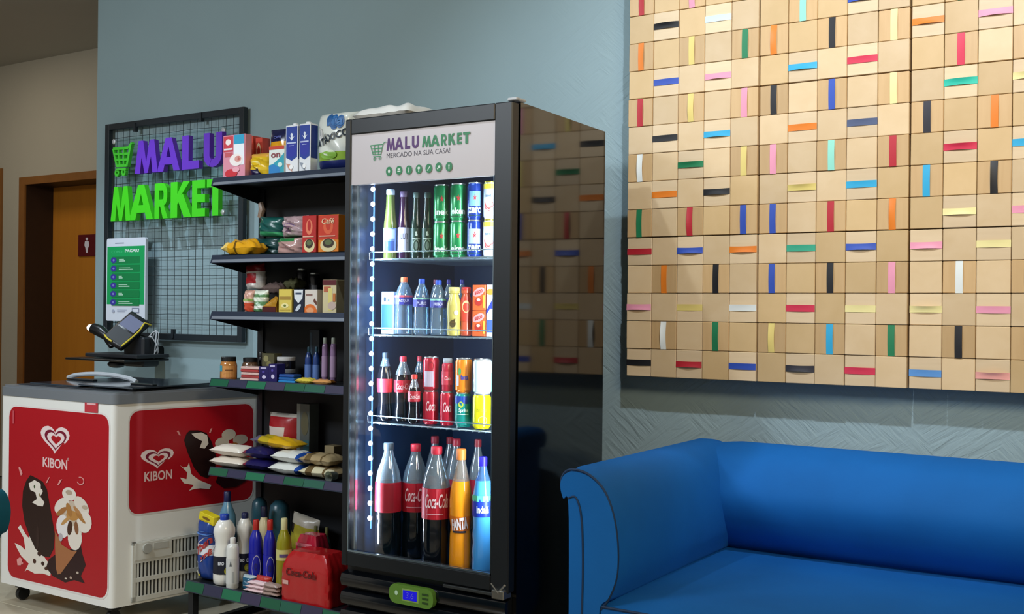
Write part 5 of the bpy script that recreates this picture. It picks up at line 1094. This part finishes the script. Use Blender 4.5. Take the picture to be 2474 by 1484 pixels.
bottle('cola_bottle', 'small cola bottle standing on the right red can', 1069, 1097, 868, 3.285, F3+ch3+.0006, 'tall', '#b02038', cap='#9aa4ac', capr=.8, lab='#c03a4c', labz=(.2, .6), dec=[('t', 'Cola', 0, .5, 1.0, .3, .02, .2, '#e0b8bc')], h=ch3*.98)
can('orange soda can, upper of the stack on the third fridge shelf', 1102, 1142, 0, 3.285, F3+ch3+.0006, '#e0821c', [('e', -.5, .62, .2, .10, '#4a9c5a'), ('r', -1.0, .2, -.6, .5, '#d8d8e0'), ('t', 'fanta', .1, .45, .9, .14, .03, '#2c3a8c')], h=ch3)
can('blue and green lemon soda can, lower of the stack on the third fridge shelf', 1102, 1142, 0, 3.285, F3, '#168c84', [('r', -1.3, .68, 1.3, .90, '#1c3c9c'), ('p', ell(-.3, .66, .30, .09), '#a8b83c'), ('t', 'Sprite', 0, .48, 1.1, .14, .03, .05, '#c8e6e2'), ('r', -.8, .36, .6, .385, '#9fd2cc')], h=ch3)
can('white can with green and yellow stripes at the right of the third fridge shelf', 1145, 1190, 0, 3.275, F3+ch3+.0006, '#cfe2e6', [('p', [(-1.2, .44), (1.2, .66), (1.2, .82), (-1.2, .58)], '#d0cc28'), ('p', [(-1.2, .06), (1.2, .06), (1.2, .60), (-1.2, .36)], '#18c07c')], h=ch3)
can('bright yellow soda can under the striped can on the third fridge shelf', 1145, 1188, 0, 3.275, F3, '#dcd818', [('t', 'Schweppes' if 0 else 'tônica', 0, .55, 1.1, .12, .0, .2, '#8a8418'), ('e', .1, .25, .5, .12, '#e6e25a')], h=ch3)
# bottom of the fridge
big = [('r', -1.9, .02, 1.9, .98, '#b01428'), ('t', 'Coca-Cola', .05, .60, 1.75, .46, .012, .30, '#ecd2d6'), ('r', -.7, .16, .5, .19, '#d89aa2')]
cc2 = clear('#c4d4de', .3)
bottle('cola_bottle', 'large cola bottle with a clear neck, leftmost at the bottom of the fridge', 911, 974, 1070, 3.255, F4, 'big', cc2, '#080a10', .66, cap='#51606c', lab='#b01c30', labz=(.41, .665), dec=[('r', -.5, .05, .4, .95, '#9c1428')])
bottle('cola_bottle', 'large cola bottle with a red cap, second from the left at the fridge bottom', 976, 1040, 1073, 3.335, F4, 'big', cc2, '#080a10', .66, cap='#c8283c', lab='#b01428', labz=(.41, .665), dec=big)
bottle('cola_bottle', 'large cola bottle in front at the fridge bottom, nearest the orange soda', 1024, 1093, 1079, 3.245, F4, 'big', cc2, '#080a10', .66, cap='#cc2c40', lab='#b01428', labz=(.41, .665), dec=big)
for k, (l, r, yt, Y) in enumerate(((1030, 1078, 1054, 3.46), (1081, 1132, 1060, 3.42), (1136, 1180, 1062, 3.46), (1068, 1112, 1056, 3.58))):
    bottle('cola_bottle', 'large cola bottle in the back rows at the fridge bottom, %s' % ('behind the front bottle', 'behind the orange soda', 'behind the water bottle', 'deepest one')[k], l, r, yt, Y, F4, 'big', cc2, '#080a10', .66, cap=('#a82c3c', '#c03044', '#8c2a34', '#9c2434')[k], lab='#90142a', labz=(.41, .665))
bottle('orange_soda_bottle', 'large orange soda bottle with an orange cap at the fridge bottom', 1091, 1145, 1085, 3.245, F4, 'fanta', clear('#e8e4dc', .3), '#f29a1c', .74, cap='#e8883c', capr=.44, lab='#d8741c', labz=(.34, .46), dec=[('t', 'FANTA', -.1, .5, 1.5, .80, .05, 0, .12, '#e6dfe4'), ('r', -.7, -.1, .5, .02, '#1c2438')])
bottle('water_bottle', 'large blue water bottle with a violet blue cap, rightmost at the fridge bottom', 1146, 1196, 1104, 3.245, F4, 'water', clear('#7fb8e8', .35), '#4aa0e6', .80, cap='#2a22d8', lab='#1c38b0', labz=(.50, .68), dec=[('r', -1.6, .72, 1.6, 1.0, '#5ac8a0'), ('t', 'Indaiá', 0, .36, 1.2, .34, .03, '#dfe8f8')])
# ------------------------------------------------------------------ blue velvet sofa
def velvet(h):
    m = M(h, .75, sheen=.5, var=.2, vscale=3.6, bump=.04, bscale=90, spec=.25); return m
mv = velvet('#0b62b0'); mpipe = M('#0c2f55', .7)
sofa = empty('velvet_sofa', (-.5, 3.5, 0), 'large blue velvet sofa with rolled arms in front of the block panel', 'sofa')
def extr(pts, axis, a, b, n, mat, name, parent, bulge=0., smooth=1.0):
    # closed outline swept along an axis in n steps with softly rounded ends
    mb = MB(); N = len(pts); cx = sum(p[0] for p in pts)/N; cz = sum(p[1] for p in pts)/N; vs = []
    for i in range(n+1):
        t = i/n; e = min(t, 1-t)*n; k = 1-(.035 if e < .5 else 0); pos = a+(b-a)*t
        for p in pts:
            q = (cx+(p[0]-cx)*k, cz+(p[1]-cz)*k)
            vs.append((pos, q[0], q[1]) if axis == 'x' else (q[0], pos, q[1]))
    fs = [(i*N+j, i*N+(j+1) % N, (i+1)*N+(j+1) % N, (i+1)*N+j) for i in range(n) for j in range(N)]
    tri = tessellate_polygon([[Vector((p[0], p[1], 0)) for p in pts]])
    fs += [tuple(t) for t in tri]+[tuple(n*N+i for i in reversed(t)) for t in tri]
    mb.add(vs, fs); return mb.build(name, mat, parent, world=True, smooth=smooth)
def smoothpts(P, sub=4, closed=True):
    P = [Vector(p) for p in P]; n = len(P); out = []
    for i in range(n if closed else n-1):
        p0 = P[(i-1) % n] if closed or i else P[0]; p1, p2 = P[i], P[(i+1) % n]; p3 = P[(i+2) % n] if closed or i+2 < n else P[-1]
        for k in range(sub):
            t = k/sub; out.append(tuple(.5*((2*p1)+(p2-p0)*t+(2*p0-5*p1+4*p2-p3)*t*t+(3*p1-p0-3*p2+p3)*t**3)))
    if not closed: out.append(tuple(P[-1]))
    return out
SX0, SX1, SYF, SYB = -1.70, .72, 2.965, 4.12
ST = .882; SZ = .495
# backrest: rolled top, bulging front
bp_ = smoothpts([(3.96, .47), (3.90, .52), (3.82, .60), (3.785, .69), (3.805, .765), (3.865, .84), (3.945, .874), (4.02, .883), (4.085, .865), (4.11, .80), (4.10, .5), (4.10, .18), (3.97, .18), (3.96, .3)], 5)
extr(bp_, 'x', SX0+.06, SX1-.06, 24, mv, 'backrest', sofa)
# arms
ap = smoothpts([(-1.695, .10), (-1.697, .45), (-1.702, .78), (-1.722, .80), (-1.733, .84), (-1.722, .872), (-1.69, .888), (-1.63, .878), (-1.575, .835), (-1.540, .76), (-1.524, .66), (-1.528, .57), (-1.555, .50), (-1.585, .46), (-1.59, .30), (-1.59, .10)], 5)
def arm(mir):
    f = (lambda x: x) if not mir else (lambda x: -x+SX0+SX1)
    pts = [(f(x), z) for x, z in ap]
    a = extr(pts, 'y', SYF, 4.06, 14, mv, 'arm', sofa)
    prof = smoothpts([(-1.700, .80), (-1.728, .842), (-1.715, .874), (-1.685, .885), (-1.632, .874), (-1.579, .832), (-1.545, .758), (-1.529, .66), (-1.533, .57), (-1.557, .505), (-1.585, .465)], 5, False)
    MB().tube([(f(x), SYF+.006, z) for x, z in prof], .0042, 6).build('piping', mpipe, a, world=True, smooth=True)
    MB().tube([(f(x), SYF-.001, z) for x, z in smoothpts([(-1.700, .795), (-1.672, .80), (-1.652, .74), (-1.645, .6), (-1.648, .4), (-1.65, .15)], 5, False)], .003, 6).build('seam', mpipe, a, world=True, smooth=True)
    return a
arm(False); arm(True)
# seat
def cushion(x0, x1, y0, y1, z0, z1, nx=26, ny=14, crown=.018, r=.035):
    mb = MB(); vs = []; fs = []
    def h(u, v): return z1+crown*(1-(2*u-1)**4)*(1-(2*v-1)**4)-r*.5*(max(0, 1-v*ny/1.0)) 
    for i in range(nx+1):
        for j in range(ny+1):
            u, v = i/nx, j/ny; vs.append((x0+(x1-x0)*u, y0+(y1-y0)*v, h(u, v)+.003*math.sin(9*u+3*v)))
    for i in range(nx):
        for j in range(ny): a = i*(ny+1)+j; fs.append((a, a+ny+1, a+ny+2, a+1))
    m_ = len(vs); edge = [i*(ny+1) for i in range(nx+1)]+[nx*(ny+1)+j for j in range(1, ny+1)]+[i*(ny+1)+ny for i in range(nx-1, -1, -1)]+[j for j in range(ny-1, 0, -1)]
    for e in edge: v = vs[e]; vs.append((v[0], v[1], z0))
    L = len(edge)
    fs += [(edge[k], edge[(k+1) % L], m_+(k+1) % L, m_+k) for k in range(L)]; fs.append(tuple(m_+k for k in range(L)))
    mb.add(vs, fs); return mb
cushion(-1.585, SX1+SX0+1.585, SYF+.005, 3.95, .33, SZ-.006).build('seat_cushion', mv, sofa, world=True, smooth=.9)
MB().tube([(-1.58, SYF+.004, SZ-.02), (0.6, SYF+.004, SZ-.02)], .0042, 6).build('piping', mpipe, sofa, world=True, smooth=True)
MB().rbox(-1.588, SX1+SX0+1.588, SYF+.012, 3.94, .12, .325, .01).build('seat_base', mv, sofa, world=True)
for x in (SX0+.08, SX1-.08):
    for y in (SYF+.07, SYB-.09): MB().lathe([(.018, 0), (.022, .01), (.030, .115)], 12, (x, y, 0)).build('leg', M('#22160f', .4), sofa, world=True)

# ------------------------------------------------------------------ teal armchair at the left edge of the view
ac = empty('teal_armchair', (-3.2, 1.45, 0), 'teal upholstered armchair, only its rolled arm showing at the left edge by the freezer', 'armchair')
mt = M('#0f5a72', .75, sheen=.4, var=.1, spec=.25)
yb = 1.80; xr = at(28, 1228, yb).x
cz_ = at(10, 1228, yb).z; hw_ = .80
def arm2(f, name):
    P = smoothpts([(0, .10), (0, .62), (.012, .68), (.03, cz_-.075), (.062, cz_-.055), (.078, cz_), (.06, cz_+.045), (.02, cz_+.06), (-.05, cz_+.03), (-.10, cz_-.08), (-.11, .45), (-.11, .10)], 4)
    return extr([(f(x), z) for x, z in P], 'y', 1.02, yb, 12, mt, name, ac)
arm2(lambda x: xr-.078+x, 'arm'); arm2(lambda x: xr-.078-hw_-x, 'arm')
bx0, bx1 = xr-.078-hw_+.11, xr-.078-.11
extr(smoothpts([(1.66, .30), (1.60, .5), (1.60, .7), (1.66, .80), (1.72, .82), (1.78, .80), (1.79, .6), (1.79, .12), (1.68, .12)], 4), 'x', bx0-.04, bx1+.04, 10, mt, 'backrest', ac)
cushion(bx0+.002, bx1-.002, 1.03, 1.62, .28, .42, 12, 8).build('seat_cushion', mt, ac, world=True, smooth=.9)
MB().rbox(bx0+.002, bx1-.002, 1.04, 1.65, .12, .275, .01).build('seat_base', mt, ac, world=True)
for x in (xr-.13, xr-.078-hw_+.05):
    for y in (1.08, 1.74): MB().lathe([(.016, 0), (.026, .105)], 10, (x, y, 0)).build('leg', M('#22160f', .4), ac, world=True)
